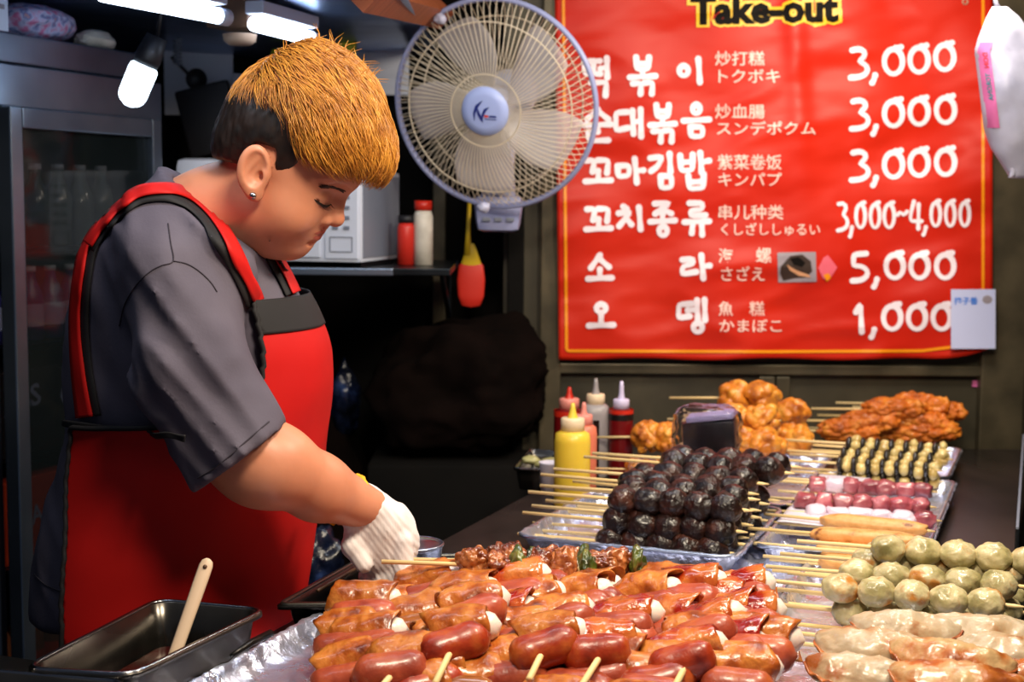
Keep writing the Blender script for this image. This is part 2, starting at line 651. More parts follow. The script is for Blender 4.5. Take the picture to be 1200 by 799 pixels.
# glass guard at the counter's outer edge
a0, a1 = onz(1190, 668, CT), onz(1198, 545, CT)
gt = thing('glass_guard', 'thin upright glass guard at the outer edge of the counter', 'glass guard', ((a0.x + a1.x) / 2, (a0.y + a1.y) / 2, CT))
d = (a1 - a0).normalized(); L = (a1 - a0).length
ang = math.degrees(math.atan2(d.y, d.x))
G().box(L, 0.006, 0.06, TR((0, 0, 0.031), rz=ang)).build('pane', 'glass_dark', gt, smooth=False)
G().box(L, 0.004, 0.003, TR((0, 0, 0.0625), rz=ang)).build('edge_strip', 'grey_plastic', gt, smooth=False)

# ================================================================== LAMPS
def tube_lamp(px0, py0, px1, py1, z, label, r=0.0125):
    a, b = onz(px0, py0, z), onz(px1, py1, z)
    c = (a + b) / 2
    t = thing('fluorescent_lamp', label, 'lamp', c)
    ax = (b - a).normalized()
    L = (b - a).length
    G().tube([a - c, b - c], r, 14).build('tube', 'tube_light', t)
    G().tube([b - c - ax * 0.004, b - c + ax * 0.02], r * 1.12, 14).build('end_cap', 'white_plastic', t)
    ang = math.degrees(math.atan2(ax.y, ax.x))
    G().box(L, 0.035, 0.022, TR((0, 0, 0.028), rz=ang), 0.003).build('housing', 'white_plastic', t, smooth=False)
    return t, a, b


tube_lamp(120, -8, 257, 19, 1.742, 'long glowing fluorescent tube at the top left before the brown box')
tube_lamp(298, 28, 364, 45, 1.742, 'short glowing fluorescent tube between the brown box and the blond hair')
p = onz(284, 22, 1.762)
t = thing('junction_box', 'brown box that joins the two fluorescent tubes under the ceiling', 'box', p)
G().box(0.10, 0.085, 0.050, TR((0, 0, 0.006), rz=68), 0.004).build('case', 'fixture_brown', t, smooth='auto')
G().lathe([(0.0, -0.045), (0.02, -0.045), (0.028, -0.038), (0.03, -0.027)], 20, TR((-0.005, 0, 0))).build('cap', 'fixture_beige', t)
G().tube([(0, 0.01, 0.02), (0.0, 0.02, 0.05)], 0.008, 8).build('hanger', 'fixture_brown', t)

# hanging compact lamp
a, b = ond(176, 62, 2.45), ond(150, 124, 2.45)
t = thing('capsule_lamp', 'small glowing capsule lamp in a black socket above the fridge', 'lamp', a)
ax = (b - a)
u = ax.normalized()
prof = [(0.0, 0.66), (0.020, 0.67), (0.0245, 0.70)]
q = [a + ax * k - a for k in (0.24, 0.27, 0.36, 0.8, 0.88, 0.94, 1.0)]
G().tube(q, [0.020, 0.0235, 0.0245, 0.0238, 0.0215, 0.0165, 0.006], 18).build('bulb', 'bulb_light', t)
G().tube([a - a - u * 0.03, ax * 0.1, ax * 0.24], [0.018, 0.023, 0.021], 16).build('socket', 'carton_black', t)
pts = [(-u * 0.03), (-u * 0.05 + Vector((0.0, 0, 0.03))), Vector((0.03, 0.02, 0.13)), Vector((0.03, 0.05, 0.20))]
G().tube(pts, 0.004, 6).build('cable', 'carton_black', t)

# ================================================================== FRIDGE
FB = 2.42
fo = Vector((-0.865, 2.40, 0))       # near bottom corner of its glass front


def FR(u, w, z):       # u along the front (away), w to the left (into the fridge)
    p = fo + DDIR * (u * 0.87) - UDIR * w
    return Vector((p.x, p.y, z))


FU = 0.87
fr = thing('display_fridge', 'steel display fridge with a glass door full of bottles and cartons', 'fridge', FR(0.26, 0.2, 0), (0, 0, YAW))


def fbx(name, u0, u1, w0, w1, z0, z1, m, parent=fr, c=0.003):
    u0, u1 = u0 * 0.87, u1 * 0.87
    z0, z1 = [(z + 0.10 if z > 1.4 else z) for z in (z0, z1)]
    # local frame: x = UDIR, y = DDIR
    g = G().box(w1 - w0, u1 - u0, z1 - z0, TR((0.2 - (w0 + w1) / 2, (u0 + u1) / 2 - 0.26 * 0.87, (z0 + z1) / 2)), c)
    return g.build(name, m, parent, smooth=False)


FH = 1.64
fbx('side_panel', 0.0, 0.02, 0.02, 0.40, 0.05, 1.50, 'fridge_steel')
fbx('side_panel', 0.49, 0.51, 0.02, 0.40, 0.05, 1.50, 'fridge_steel')
fbx('back_panel', 0.02, 0.49, 0.385, 0.40, 0.05, 1.50, 'black_wall')
fbx('floor_panel', 0.0, 0.51, 0.0, 0.40, 0.0, 0.08, 'dark_steel')
fbx('top_panel', 0.0, 0.51, 0.0, 0.40, 1.575, 1.625, 'fridge_steel')
fbx('header', -0.01, 0.52, -0.012, 0.40, 1.50, 1.572, 'fridge_steel')
d = fbx('door', 0.0, 0.035, -0.03, 0.0, 0.08, 1.50, 'fridge_steel')
fbx('door_stile', 0.455, 0.49, -0.03, 0.0, 0.08, 1.50, 'fridge_steel', fr)
fbx('door_rail', 0.035, 0.455, -0.03, 0.0, 1.465, 1.50, 'fridge_steel', fr)
fbx('door_rail', 0.035, 0.455, -0.03, 0.0, 0.08, 0.14, 'fridge_steel', fr)
fbx('glass', 0.035, 0.455, -0.018, -0.012, 0.14, 1.465, 'glass_dark', fr, 0)
fbx('handle', 0.468, 0.478, -0.045, -0.03, 0.6, 0.9, 'dark_steel', fr)
SHZ = [1.36, 1.19, 0.99, 0.80, 0.52]
for z in SHZ:
    fbx('shelf', 0.03, 0.475, 0.02, 0.37, z - 0.008, z, 'dark_steel', fr, 0)


ORDN = ['first', 'second', 'third', 'fourth', 'fifth', 'sixth', 'seventh']


def bottle(u, w, z, h, r, m, label, group, lab=None, cap='white_plastic'):
    p = FR(u, w, z)
    t = thing('bottle', label, 'bottle', p, None, group)
    G().lathe([(0, 0), (r, 0.002), (r, h * 0.62), (r * 0.45, h * 0.82), (r * 0.4, h * 0.93), (0, h * 0.93)], 14).build('body', m, t)
    G().lathe([(0, h * 0.93), (r * 0.46, h * 0.93), (r * 0.46, h), (0, h)], 12).build('cap', cap, t)
    if lab:
        G().lathe([(r * 1.02, h * 0.2), (r * 1.02, h * 0.5)], 14).build('label', lab, t)


for i in range(6):
    bottle(0.06 + 0.072 * i, 0.07, SHZ[0], 0.15, 0.025, 'bottle_clear', 'pale clear bottle on the top shelf of the fridge, %s from the left' % ORDN[i], 'clear bottles on the top fridge shelf')
for i in range(7):
    bottle(0.055 + 0.063 * i, 0.07, SHZ[1], 0.135, 0.023, 'bottle_blue', 'dark blue bottle with a pale label on the second fridge shelf, %s from the left' % ORDN[i], 'blue bottles on the second fridge shelf', 'label_white')


def text_mesh(body, w, h, off=0.0, res=2):
    """outline text as a flat triangle list fitted to a w x h box, origin at its lower left"""
    cu = bpy.data.curves.new('lettering', 'FONT')
    cu.body = body; cu.size = 1.0; cu.offset = off; cu.resolution_u = res
    ob = bpy.data.objects.new('lettering', cu)
    COL.objects.link(ob)
    dg = bpy.context.evaluated_depsgraph_get()
    me = bpy.data.meshes.new_from_object(ob.evaluated_get(dg))
    V = [v.co.copy() for v in me.vertices]
    F = [list(p.vertices) for p in me.polygons]
    bpy.data.objects.remove(ob); bpy.data.curves.remove(cu); bpy.data.meshes.remove(me)
    x0, x1 = min(v.x for v in V), max(v.x for v in V)
    y0, y1 = min(v.y for v in V), max(v.y for v in V)
    return [((v.x - x0) / (x1 - x0) * w, (v.y - y0) / (y1 - y0) * h) for v in V], F


def carton(u0, u1, z, h, m, label, text, tu, tz, tw, th, tilt=0):
    p = FR((u0 + u1) / 2, 0.14, z)
    t = thing('drink_carton', label, 'carton', p, (0, 0, YAW))
    G().box(0.20, u1 - u0, h, TR((0, 0, h / 2)), 0.004).build('box', m, t, smooth=False)
    if text:
        vs, fs = text_mesh(text, tw, th, 0.02)
        c, s = math.cos(rad(tilt)), math.sin(rad(tilt))
        g = G()
        g.add([(0.1012, tu + x * c - y * s, tz + x * s + y * c) for x, y in vs], fs)
        g.build('lettering', 'label_white', t, smooth=False)
    return t


carton(0.03, 0.21, SHZ[2], 0.155, 'carton_black', 'black drinks carton with tilted white letters on the third fridge shelf', 'ASS', -0.06, 0.075, 0.1, 0.04, 8)
carton(0.22, 0.44, SHZ[2], 0.15, 'carton_black', 'black drinks carton with a big white letter C beside the other black one', 'Ca', -0.09, 0.07, 0.1, 0.05, 8)
carton(0.03, 0.25, SHZ[3], 0.15, 'carton_orange', 'orange drinks carton with white letters on the fourth fridge shelf', 'NTA', -0.07, 0.055, 0.09, 0.035, 6)
carton(0.27, 0.44, SHZ[3], 0.12, 'carton_blue', 'small blue carton beside the orange one in the fridge', None, 0, 0, 0, 0)
for i in range(4):
    bottle(0.07 + 0.09 * i, 0.09, SHZ[4], 0.2, 0.036, 'carton_brown', 'orange brown bottle low in the fridge, %s from the left' % ORDN[i], 'orange brown bottles on the lowest fridge shelf', 'carton_orange')

# things on top of the fridge
def soft_pack(name, label, cat, c, r, m, seed, rz=0, sub=4, amp=0.16):
    o = lump(name, sub, r, seed, amp, 2.6, m, None, c, None, 4, 'auto')
    o.rotation_euler = (0, 0, rz)
    return tag(o, label, cat)


p = ond(36, 62, 2.62)
soft_pack('snack_bag', 'crinkled pink and lilac bag lying on top of the fridge', 'bag', (p.x, p.y, 1.726 + 0.034), (0.075, 0.10, 0.036), 'pink_pack', 4)
p = ond(112, 74, 2.72)
soft_pack('paper_pack', 'cream paper packet lying on the fridge beside the pink bag', 'packet', (p.x, p.y, 1.726 + 0.016), (0.035, 0.06, 0.02), 'cream_pack', 9)
p = ond(3, 50, 2.42)
t = thing('price_card', 'small white upright card at the upper left corner before the pink bag', 'card', (p.x - 0.008, p.y, 1.727), (0, 0, YAW))
G().box(0.004, 0.05, 0.085, TR((0, 0, 0.0425)), 0.001).build('card', 'white_plastic', t, smooth=False)
G().box(0.001, 0.03, 0.008, TR((0.0026, 0, 0.06))).build('printed_line', 'print_grey', t, smooth=False)
G().box(0.001, 0.03, 0.008, TR((0.0026, 0, 0.04))).build('printed_line', 'print_grey', t, smooth=False)

# ================================================================== BACK LEFT CORNER
# ceiling rail, wooden beam, white light panel
a, b = onz(468, -6, 1.85), onz(475, 8, 1.85)
o = G().tube([ond(372, 49, 3.0), ond(452, 37, 3.2), ond(476, 34, 3.3)], 0.008, 8).build('ceiling_rail', 'fridge_steel', org=ond(420, 42, 3.1)); tag(o, 'shiny steel rail under the ceiling just behind the blond hair', 'rail')
pa, pb = ond(425, -8, 2.3), ond(515, 16, 2.9)
c = (pa + pb) / 2
g = G().tube([pa - c, pb - c], 0.03, 4)
o = g.build('wooden_beam', 'wood_orange', smooth=False); o.location = c; tag(o, 'orange brown wooden beam under the ceiling above the fan', 'beam')
c = ond(400, 22, 3.0)
o = G().box(0.46, 0.10, 0.03, TR(rz=-20, rx=8), 0.004).build('duct', 'fridge_steel'); o.location = c; tag(o, 'flat steel duct crossing under the ceiling behind the hair', 'duct')
o = G().box(0.13, 0.01, 0.13, None, 0.004).build('wall_panel', 'white_plastic'); o.location = ond(446, 78, 3.3); tag(o, 'pale blue-white panel on the back wall beside the fan rim', 'panel')
o = G().box(0.04, 0.03, 0.022, None, 0.004).build('yellow_clip', 'key_yellow', smooth=False); o.location = ond(407, 56, 3.1); tag(o, 'yellow clip hanging from the steel rail', 'clip')
o = G().lathe([(0, 0), (0.014, 0.002), (0.016, 0.02), (0.012, 0.036), (0, 0.038)], 16).build('yellow_bottle', 'key_yellow'); o.location = ond(325, 78, 3.1); tag(o, 'small yellow green bottle seen just above the hair', 'bottle')
o = G().box(0.16, 0.01, 0.15, None, 0.003).build('wall_paper_sheet', 'white_plastic', smooth=False); o.location = ond(233, 97, 3.34); tag(o, 'white sheet on the dark wall behind the round black knob', 'sheet')
c = ond(231, 93, 3.2)
t = thing('wall_pan', 'round black pan hanging before the white sheet', 'pan', c)
G().lathe([(0, -0.006), (0.02, -0.006), (0.024, 0.008), (0.021, 0.008), (0.018, -0.002), (0, -0.002)], 24, TR(rx=90)).build('pan_body', 'carton_black', t)
G().tube([(-0.02, 0, 0.012), (-0.06, 0.02, 0.05)], 0.004, 6).build('handle', 'carton_black', t)
t = thing('monitor', 'black screen arm silhouette on the dark wall left of the head', 'monitor', ond(246, 140, 3.15))
G().box(0.12, 0.03, 0.15, TR(ry=-14), 0.008).build('case', 'carton_black', t, smooth='auto')
G().tube([(0.03, 0, 0.05), (0.11, 0, 0.08)], 0.007, 8).build('arm', 'carton_black', t)
o = G().box(0.035, 0.02, 0.20, TR(ry=8), 0.004).build('wall_strip', 'white_plastic', smooth='auto'); o.location = ond(276, 138, 3.3); tag(o, 'upright white strip on the wall behind the back of the head', 'strip')
o = G().box(0.09, 0.08, 0.09, None, 0.018).build('rice_cooker', 'white_plastic', smooth='auto'); o.location = ond(236, 212, 2.9); tag(o, 'white rounded appliance just behind the nape of the cook', 'appliance')
pts = []
for k in range(40):
    pts.append(ond(208 + 5 * math.sin(k * 1.2), 45 + k * 0.8, 3.1 + 0.01 * math.cos(k * 1.2)))
o = G().tube(pts, 0.002, 5).build('coiled_cord', 'grey_plastic', org=pts[0]); tag(o, 'grey coiled cord hanging below the brown lamp box', 'cord')

# shelf with the microwave
sh = ond(400, 316, 2.75)
t = thing('wall_shelf', 'dark shelf with a steel front edge carrying the microwave', 'shelf', (sh.x, sh.y, sh.z))
G().box(0.42, 0.42, 0.014, TR((0.0, 0.22, -0.004)), 0.002).build('board', 'dark_steel', t, smooth=False)
G().box(0.26, 0.012, 0.014, TR((-0.03, 0.004, -0.004)), 0.002).build('edge_strip', 'fridge_steel', t, smooth=False)
for s in (-1, 1):
    G().tube([(s * 0.19, 0.4, -0.01), (s * 0.19, 0.4, -0.12), (s * 0.19, 0.1, -0.012)], 0.006, 6).build('bracket', 'dark_steel', t)
MWB = sh.z + 0.004
ml, mr_ = ond(346, 250, 2.80), ond(424, 250, 2.80)
w = (mr_.x - ml.x) + 0.10
mc = Vector(((mr_.x - w / 2 * 0.97), 2.78 + w / 2 * 0.24, MWB))
mw = thing('microwave', 'white microwave with a keypad seen just in front of the face', 'microwave', mc, (0, 0, rad(-14)))
h = ond(424, 205, 2.8).z - MWB
dz = 0.008
G().box(w, 0.24, h, TR((0, 0.12, h / 2 + dz)), 0.006).build('case', 'white_plastic', mw, smooth='auto')
G().box(0.002, 0.22, h * 0.9, TR((w / 2 + 0.0008, 0.12, h / 2 + dz))).build('side_panel', 'grey_plastic', mw, smooth=False)
G().box(w * 0.62, 0.006, h * 0.9, TR((-w * 0.17, -0.002, h / 2 + dz)), 0.002).build('door', 'white_plastic', mw, smooth=False)
kp = G().box(w * 0.3, 0.005, h * 0.92, TR((w * 0.33, -0.001, h / 2 + dz)), 0.002).build('keypad', 'white_plastic', mw, smooth=False)
for r_ in range(5):
    for c_ in range(2):
        G().box(0.012, 0.003, 0.007, TR((w * 0.33 + (c_ - 0.5) * 0.024, -0.005, dz + h * (0.38 + 0.11 * r_))), 0.001).build('key', 'grey_plastic', kp, smooth=False)
gg = G()
for (bx, bz, bw, bh) in ((w * .33, h * .28, .046, .0014), (w * .33, h * .12, .046, .0014), (w * .33 - .023, h * .2, .0014, h * .16), (w * .33 + .023, h * .2, .0014, h * .16)):
    gg.box(bw, 0.002, bh, TR((bx, -0.0045, dz + bz)))
gg.build('release_button', 'grey_plastic', kp, smooth=False)
for s in (-1, 1):
    G().box(0.02, 0.18, dz, TR((s * (w / 2 - 0.02), 0.12, dz / 2))).build('foot', 'carton_black', mw, smooth=False)

# jars right of the microwave
for (px, m, m2, lb, hh, rr) in ((476, 'spatula_red', 'carton_black', 'red packet of spice beside the microwave', 0.10, 0.018), (496, 'cream_pack', 'ketchup_red', 'cream jar with a red lid beside the red packet', 0.13, 0.02)):
    p = ond(px, 290, 2.9)
    t = thing('spice_jar', lb, 'jar', (p.x, p.y, MWB))
    G().lathe([(0, 0), (rr, 0), (rr, hh * .75), (rr * .8, hh * .85), (0, hh * .85)], 16).build('body', m, t)
    G().lathe([(0, hh * .85), (rr * .9, hh * .85), (rr * .9, hh), (0, hh)], 16).build('lid', m2, t)

# hanging spatula
a = ond(550, 238, 3.05)
t = thing('spatula', 'yellow and red spatula hanging on the wall below the fan', 'spatula', a)
G().tube([(0, 0, 0), (-0.002, 0, -0.06), (-0.003, 0, -0.11)], [0.004, 0.005, 0.008], 8).build('handle', 'spatula_yellow', t)
bl = ond(552, 322, 3.05) - a
G().lathe([(0.0, -0.07), (0.02, -0.066), (0.028, -0.045), (0.03, -0.01), (0.026, 0.02), (0.012, 0.038), (0.0, 0.042)], 20, TR(bl, s=(1, 0.16, 1)) ).build('blade', 'spatula_red', t)
G().lathe([(0.0, 0.0), (0.022, 0.012), (0.012, 0.04), (0.006, 0.055)], 20, TR(bl + Vector((0, -0.001, 0.012)), s=(1, 0.2, 1))).build('blade_neck', 'spatula_yellow', t)
G().tube([(0, 0.02, 0.012), (0, 0.0, 0.012), (0, 0, 0)], 0.002, 6).build('hook', 'dark_steel', t)

# dark clutter behind the cook
def heap(name, label, cat, c, r, m, seed, amp=0.2, sub=5, freq=1.6):
    o = lump(name, sub, r, seed, amp, freq, m, None, c, None, 4)
    return tag(o, label, cat)


c = ond(560, 500, 3.0)
g = G().box(0.42, 0.30, 0.9, TR((0, 0, 0.45)), 0.01)
o = g.build('cabinet', 'black_wall', smooth='auto'); o.location = (c.x - 0.02, 3.08, 0); tag(o, 'low black cabinet standing behind the lower counter', 'cabinet')
heap('dark_blanket', 'dark brown cloth bundle heaped on the black cabinet', 'bundle', (c.x - 0.02, 3.07, 0.90 + 0.14), (0.2, 0.14, 0.15), 'dark_cloth', 3, 0.45)
heap('dark_sack', 'dark brown sack leaning beside the cloth bundle', 'sack', (c.x - 0.34, 3.14, 0.5), (0.14, 0.16, 0.5), 'dark_cloth', 12, 0.15)
p = ond(404, 470, 3.1)
heap('plastic_bag', 'dark glossy plastic bag with blue glints lying on the sack behind the apron', 'bag', p, (0.035, 0.04, 0.08), 'blue_bag', 21, 0.35, 4, 3)
p = ond(372, 668, 2.35)
heap('plastic_bag', 'blue plastic bag low behind the cook beside the grill box', 'bag', p, (0.045, 0.04, 0.07), 'blue_bag', 25, 0.4, 4, 3)
# ================================================================== BANNER
BD = 3.075


def bwave(px, py):
    w = 0.006 * math.sin(px * 0.021 + py * 0.006) + 0.004 * math.sin(px * 0.045 - py * 0.018 + 1.3)
    w += 0.011 * math.exp(-((px - 935 - (py - 100) * 0.05) / 13.0) ** 2) * math.exp(-((py - 70) / 110.0) ** 2)
    w += 0.002 * math.sin(py * 0.05 + px * 0.02) + 0.007 * float(fbm(px * 0.010 + py * .006, py * 0.026, 0.0, 5, 3))
    w += 0.0045 * max(0.0, 1 - 2.2 * abs(float(vnoise(px * 0.007 - py * .009, py * 0.020 + px * .006, 2.0, 9))))
    return w


def bpt(px, py, off=0.0):
    return ond(px, py, BD - bwave(px, py) - off)


ban_o = ond(905, 200, BD)
ban = thing('menu_banner', 'big red vinyl menu banner with white prices hung on the back wall', 'banner', ban_o)


def bbot(px):
    return 420.5 + 1.2 * math.sin(px * 0.04) - max(0, px - 1085) ** 2 * 0.0023


g = G()
for s in (0,):
    g.grid(lambda u, v: bpt(650 + 513 * u + 5 * (1 - u) * v, -25 + (bbot(650 + 513 * u) + 25) * v), 130, 90)
g.build('sheet', 'banner_red', ban, org=ban_o, solid=0.0012)


def print_strip(pts, w, off):
    """a flat brush stroke through picture points, laid on the banner"""
    g = G()
    stroke(g, pts, w, off)
    return g


def stroke(g, pts, w, off, taper=True):
    P = [Vector((a, b)) for a, b in pts]
    # resample
    Q = [P[0]]
    for a, b in zip(P, P[1:]):
        n = max(1, int((b - a).length / 3.0))
        for k in range(1, n + 1):
            Q.append(a.lerp(b, k / n))
    if len(Q) > 4:
        for _ in range(1):
            Q = [Q[0]] + [(Q[i - 1] + Q[i] * 2 + Q[i + 1]) / 4 for i in range(1, len(Q) - 1)] + [Q[-1]]
    n = len(Q)
    vs, fs = [], []
    for i in range(n):
        t = (Q[min(i + 1, n - 1)] - Q[max(i - 1, 0)])
        t = t.normalized() if t.length > 1e-6 else Vector((1, 0))
        nn = Vector((-t.y, t.x))
        ww = w * (0.5 + (0.06 * math.cos(6.28 * i / max(n - 1, 1)) if taper else 0))
        for s in (-1, 1):
            q = Q[i] + nn * ww * s
            vs.append(bpt(q.x, q.y, off) - ban_o)
    for i in range(n - 1):
        fs.append((2 * i, 2 * i + 1, 2 * i + 3, 2 * i + 2))
    g.add(vs, fs)
    for e, d_ in ((0, -1), (n - 1, 1)):
        c = Q[e]; ww = w * (0.5 + (0.06 if taper else 0))
        t = (Q[1] - Q[0]) if e == 0 else (Q[-1] - Q[-2])
        a0 = math.atan2(t.y, t.x) + (math.pi if e == 0 else 0)
        ring = [bpt(c.x + ww * math.cos(a0 - math.pi / 2 + math.pi * k / 6), c.y + ww * math.sin(a0 - math.pi / 2 + math.pi * k / 6), off) - ban_o for k in range(7)]
        g.add(ring, [tuple(range(7))])


def circ(cx, cy, rx, ry=None, a0=-90, n=14, over=0):
    ry = ry or rx
    return [(cx + rx * math.cos(rad(a0 + 360.0 * k / n)), cy + ry * math.sin(rad(a0 + 360.0 * k / n))) for k in range(n + 1 + over)]


GL = {
    '떡': [[(0, .08), (.25, .08)], [(0, .08), (0, .42), (.28, .42)], [(.35, .08), (.6, .08)], [(.35, .08), (.35, .42), (.62, .42)], [(.62, .28), (.85, .25)], [(.87, 0), (.89, .52)], [(.25, .66), (.86, .64), (.82, 1)]],
    '볶': [[(.25, 0), (.27, .33), (.72, .33), (.75, 0)], [(.27, .17), (.73, .17)], [(.5, .33), (.5, .52)], [(0, .55), (1, .51)], [(.12, .72), (.45, .7), (.42, 1)], [(.56, .7), (.9, .68), (.86, 1)]],
    '이': [circ(.25, .5, .19, .2), [(.84, .03), (.9, .95)]],
    '순': [[(.5, 0), (.1, .3)], [(.5, .05), (.9, .3)], [(0, .48), (1, .45)], [(.5, .48), (.5, .68)], [(.15, .68), (.18, .95), (.9, .93)]],
    '대': [[(.45, .1), (.05, .13), (.05, .78), (.48, .68)], [(.64, .05), (.68, .9)], [(.68, .47), (.9, .43)], [(.93, 0), (.95, 1)]],
    '음': [circ(.5, .15, .15, .14), [(0, .5), (1, .46)], [(.27, .68), (.29, .97), (.74, .97), (.75, .68), (.27, .68)]],
    '꼬': [[(.03, .08), (.36, .06), (.28, .55)], [(.48, .06), (.9, .06), (.84, .6)], [(.5, .5), (.5, .88)], [(0, .95), (1, .9)]],
    '마': [[(.05, .3), (.08, .75), (.48, .7), (.48, .28), (.05, .3)], [(.68, 0), (.76, 1)], [(.76, .5), (1, .48)]],
    '김': [[(.0, .13), (.5, .08), (.3, .36), (.03, .5)], [(.78, 0), (.82, .52)], [(.42, .64), (.44, .98), (.86, .96), (.86, .64), (.42, .64)]],
    '밥': [[(.03, .08), (.06, .5), (.44, .48), (.45, .05)], [(.05, .27), (.45, .25)], [(.7, 0), (.75, .55)], [(.75, .26), (1, .22)], [(.3, .64), (.34, 1), (.8, .98), (.82, .6)], [(.33, .82), (.8, .8)]],
    '치': [[(.22, 0), (.36, .1)], [(.03, .28), (.52, .22), (.05, .82)], [(.33, .48), (.55, .75)], [(.85, .03), (.92, .95)]],
    '종': [[(.18, .04), (.8, .02), (.2, .34)], [(.5, .2), (.85, .33)], [(.5, .36), (.5, .52)], [(0, .57), (1, .53)], circ(.52, .84, .17, .14)],
    '류': [[(.2, 0), (.75, 0), (.72, .2), (.25, .22), (.25, .4), (.85, .38)], [(0, .6), (1, .57)], [(.35, .6), (.3, .95)], [(.7, .6), (.72, 1)]],
    '소': [[(.5, 0), (.12, .5)], [(.5, .15), (.88, .46)], [(.5, .55), (.5, .85)], [(0, .92), (1, .88)]],
    '라': [[(.08, .2), (.46, .16), (.44, .4), (.1, .46), (.06, .82), (.56, .72)], [(.73, 0), (.8, 1)], [(.8, .48), (1.02, .45)]],
    '오': [circ(.5, .18, .2, .17), [(.5, .38), (.5, .8)], [(0, .88), (1, .85)]],
    '뎅': [[(.5, .12), (.05, .15), (.03, .55), (.42, .5)], [(.35, .32), (.62, .3)], [(.67, .02), (.7, .6)], [(.93, 0), (.95, .62)], circ(.7, .84, .16, .14)],
    '3': [[(.08, .06), (.45, .0), (.8, .1), (.75, .3), (.4, .44), (.8, .52), (.98, .72), (.8, .9), (.45, .98), (0, 1)]],
    '0': [circ(.5, .52, .5, .48, -70, 20), [(.62, .0), (.9, -.03)]],
    '5': [[(.85, .0), (.12, .04), (.1, .45), (.6, .46), (.95, .62), (.9, .85), (.55, .98), (.05, 1)]],
    '1': [[(0, .3), (.6, 0), (.75, 1)]],
    '4': [[(.35, 0), (.1, .45), (.05, .72), (1, .72)], [(.75, .1), (.72, 1)]],
    ',': [[(.6, 0), (.3, .7), (0, 1)]],
    '~': [[(0, .6), (.25, .3), (.6, .7), (1, .35)]],
}
HAN = [
    [('떡', 685, 68, 715, 112), ('볶', 738, 67, 768, 110), ('이', 794, 68, 823, 98)],
    [('순', 685, 128, 716, 167), ('대', 720, 128, 753, 160), ('볶', 762, 123, 791, 166), ('음', 801, 122, 831, 161)],
    [('꼬', 686, 186, 716, 214), ('마', 722, 186, 754, 214), ('김', 762, 180, 791, 221), ('밥', 796, 179, 831, 221)],
    [('꼬', 687, 243, 716, 270), ('치', 724, 242, 753, 270), ('종', 762, 237, 791, 277), ('류', 802, 238, 831, 275)],
    [('소', 689, 299, 717, 329), ('라', 797, 299, 831, 326)],
    [('오', 690, 356, 719, 385), ('뎅', 794, 351, 828, 390)],
]
PR = [
    [('3', 997, 57, 1018, 91), (',', 1022, 88, 1028, 97), ('0', 1036, 56, 1058, 87), ('0', 1066, 54, 1088, 85), ('0', 1096, 51, 1118, 82)],
    [('3', 998, 117, 1019, 151), (',', 1023, 148, 1029, 157), ('0', 1036, 117, 1058, 148), ('0', 1066, 115, 1088, 146), ('0', 1097, 113, 1119, 144)],
    [('3', 998, 177, 1019, 211), (',', 1023, 208, 1029, 217), ('0', 1036, 177, 1058, 208), ('0', 1066, 175, 1088, 206), ('0', 1097, 174, 1119, 205)],
    [('3', 982, 237, 994, 270), (',', 996, 266, 1000, 277), ('0', 1003, 238, 1014, 267), ('0', 1020, 238, 1031, 267), ('0', 1036, 238, 1048, 267), ('~', 1052, 243, 1063, 257), ('4', 1066, 236, 1080, 268), (',', 1082, 266, 1087, 275), ('0', 1091, 236, 1102, 265), ('0', 1108, 236, 1119, 265), ('0', 1125, 236, 1136, 265)],
    [('5', 998, 297, 1018, 329), (',', 1024, 327, 1030, 336), ('0', 1038, 297, 1059, 326), ('0', 1067, 297, 1088, 326), ('0', 1097, 297, 1118, 326)],
    [('1', 1003, 356, 1012, 389), (',', 1021, 386, 1027, 395), ('0', 1035, 357, 1056, 386), ('0', 1064, 357, 1085, 386), ('0', 1093, 357, 1114, 386)],
]
for rows, wd in ((HAN, 6.6), (PR, 6.2)):
    for row in rows:
        g = G()
        for (ch, x0, y0, x1, y1) in row:
            ww = wd * (0.72 if (rows is PR and row is PR[3]) else 1)
            for st in GL[ch]:
                stroke(g, [(x0 + a * (x1 - x0), y0 + b * (y1 - y0)) for a, b in st], ww, 0.003)
            if rows is HAN:
                g.build('lettering', 'print_white', ban, smooth=False)
                g = G()
        if g.v:
            g.build('lettering', 'print_white', ban, smooth=False)


def split_fine(vs, fs, lim=5.0):
    out = []
    vs = [Vector(v) for v in vs]
    stack = []
    for f in fs:
        for k in range(1, len(f) - 1):
            stack.append((vs[f[0]], vs[f[k]], vs[f[k + 1]]))
    while stack:
        t = stack.pop()
        L_ = [(t[i] - t[(i + 1) % 3]).length for i in range(3)]
        k = max(range(3), key=lambda i: L_[i])
        if L_[k] > lim:
            m_ = (t[k] + t[(k + 1) % 3]) / 2
            o_ = t[(k + 2) % 3]
            stack.append((t[k], m_, o_)); stack.append((m_, t[(k + 1) % 3], o_))
        else:
            out.append(t)
    return [tuple(p) for t in out for p in t], [(3 * i, 3 * i + 1, 3 * i + 2) for i in range(len(out))]


def font_print(body, x0, y0, x1, y1, m, off=0.0, lift=0.003, tilt=0.0, name='lettering'):
    vs, fs = split_fine(*text_mesh(body, x1 - x0, y1 - y0, off))
    g = G()
    t = math.tan(rad(tilt))
    g.add([bpt(x0 + x, y1 - y - x * t, lift) - ban_o for x, y in vs], fs)
    return g.build(name, m, ban, smooth=False)


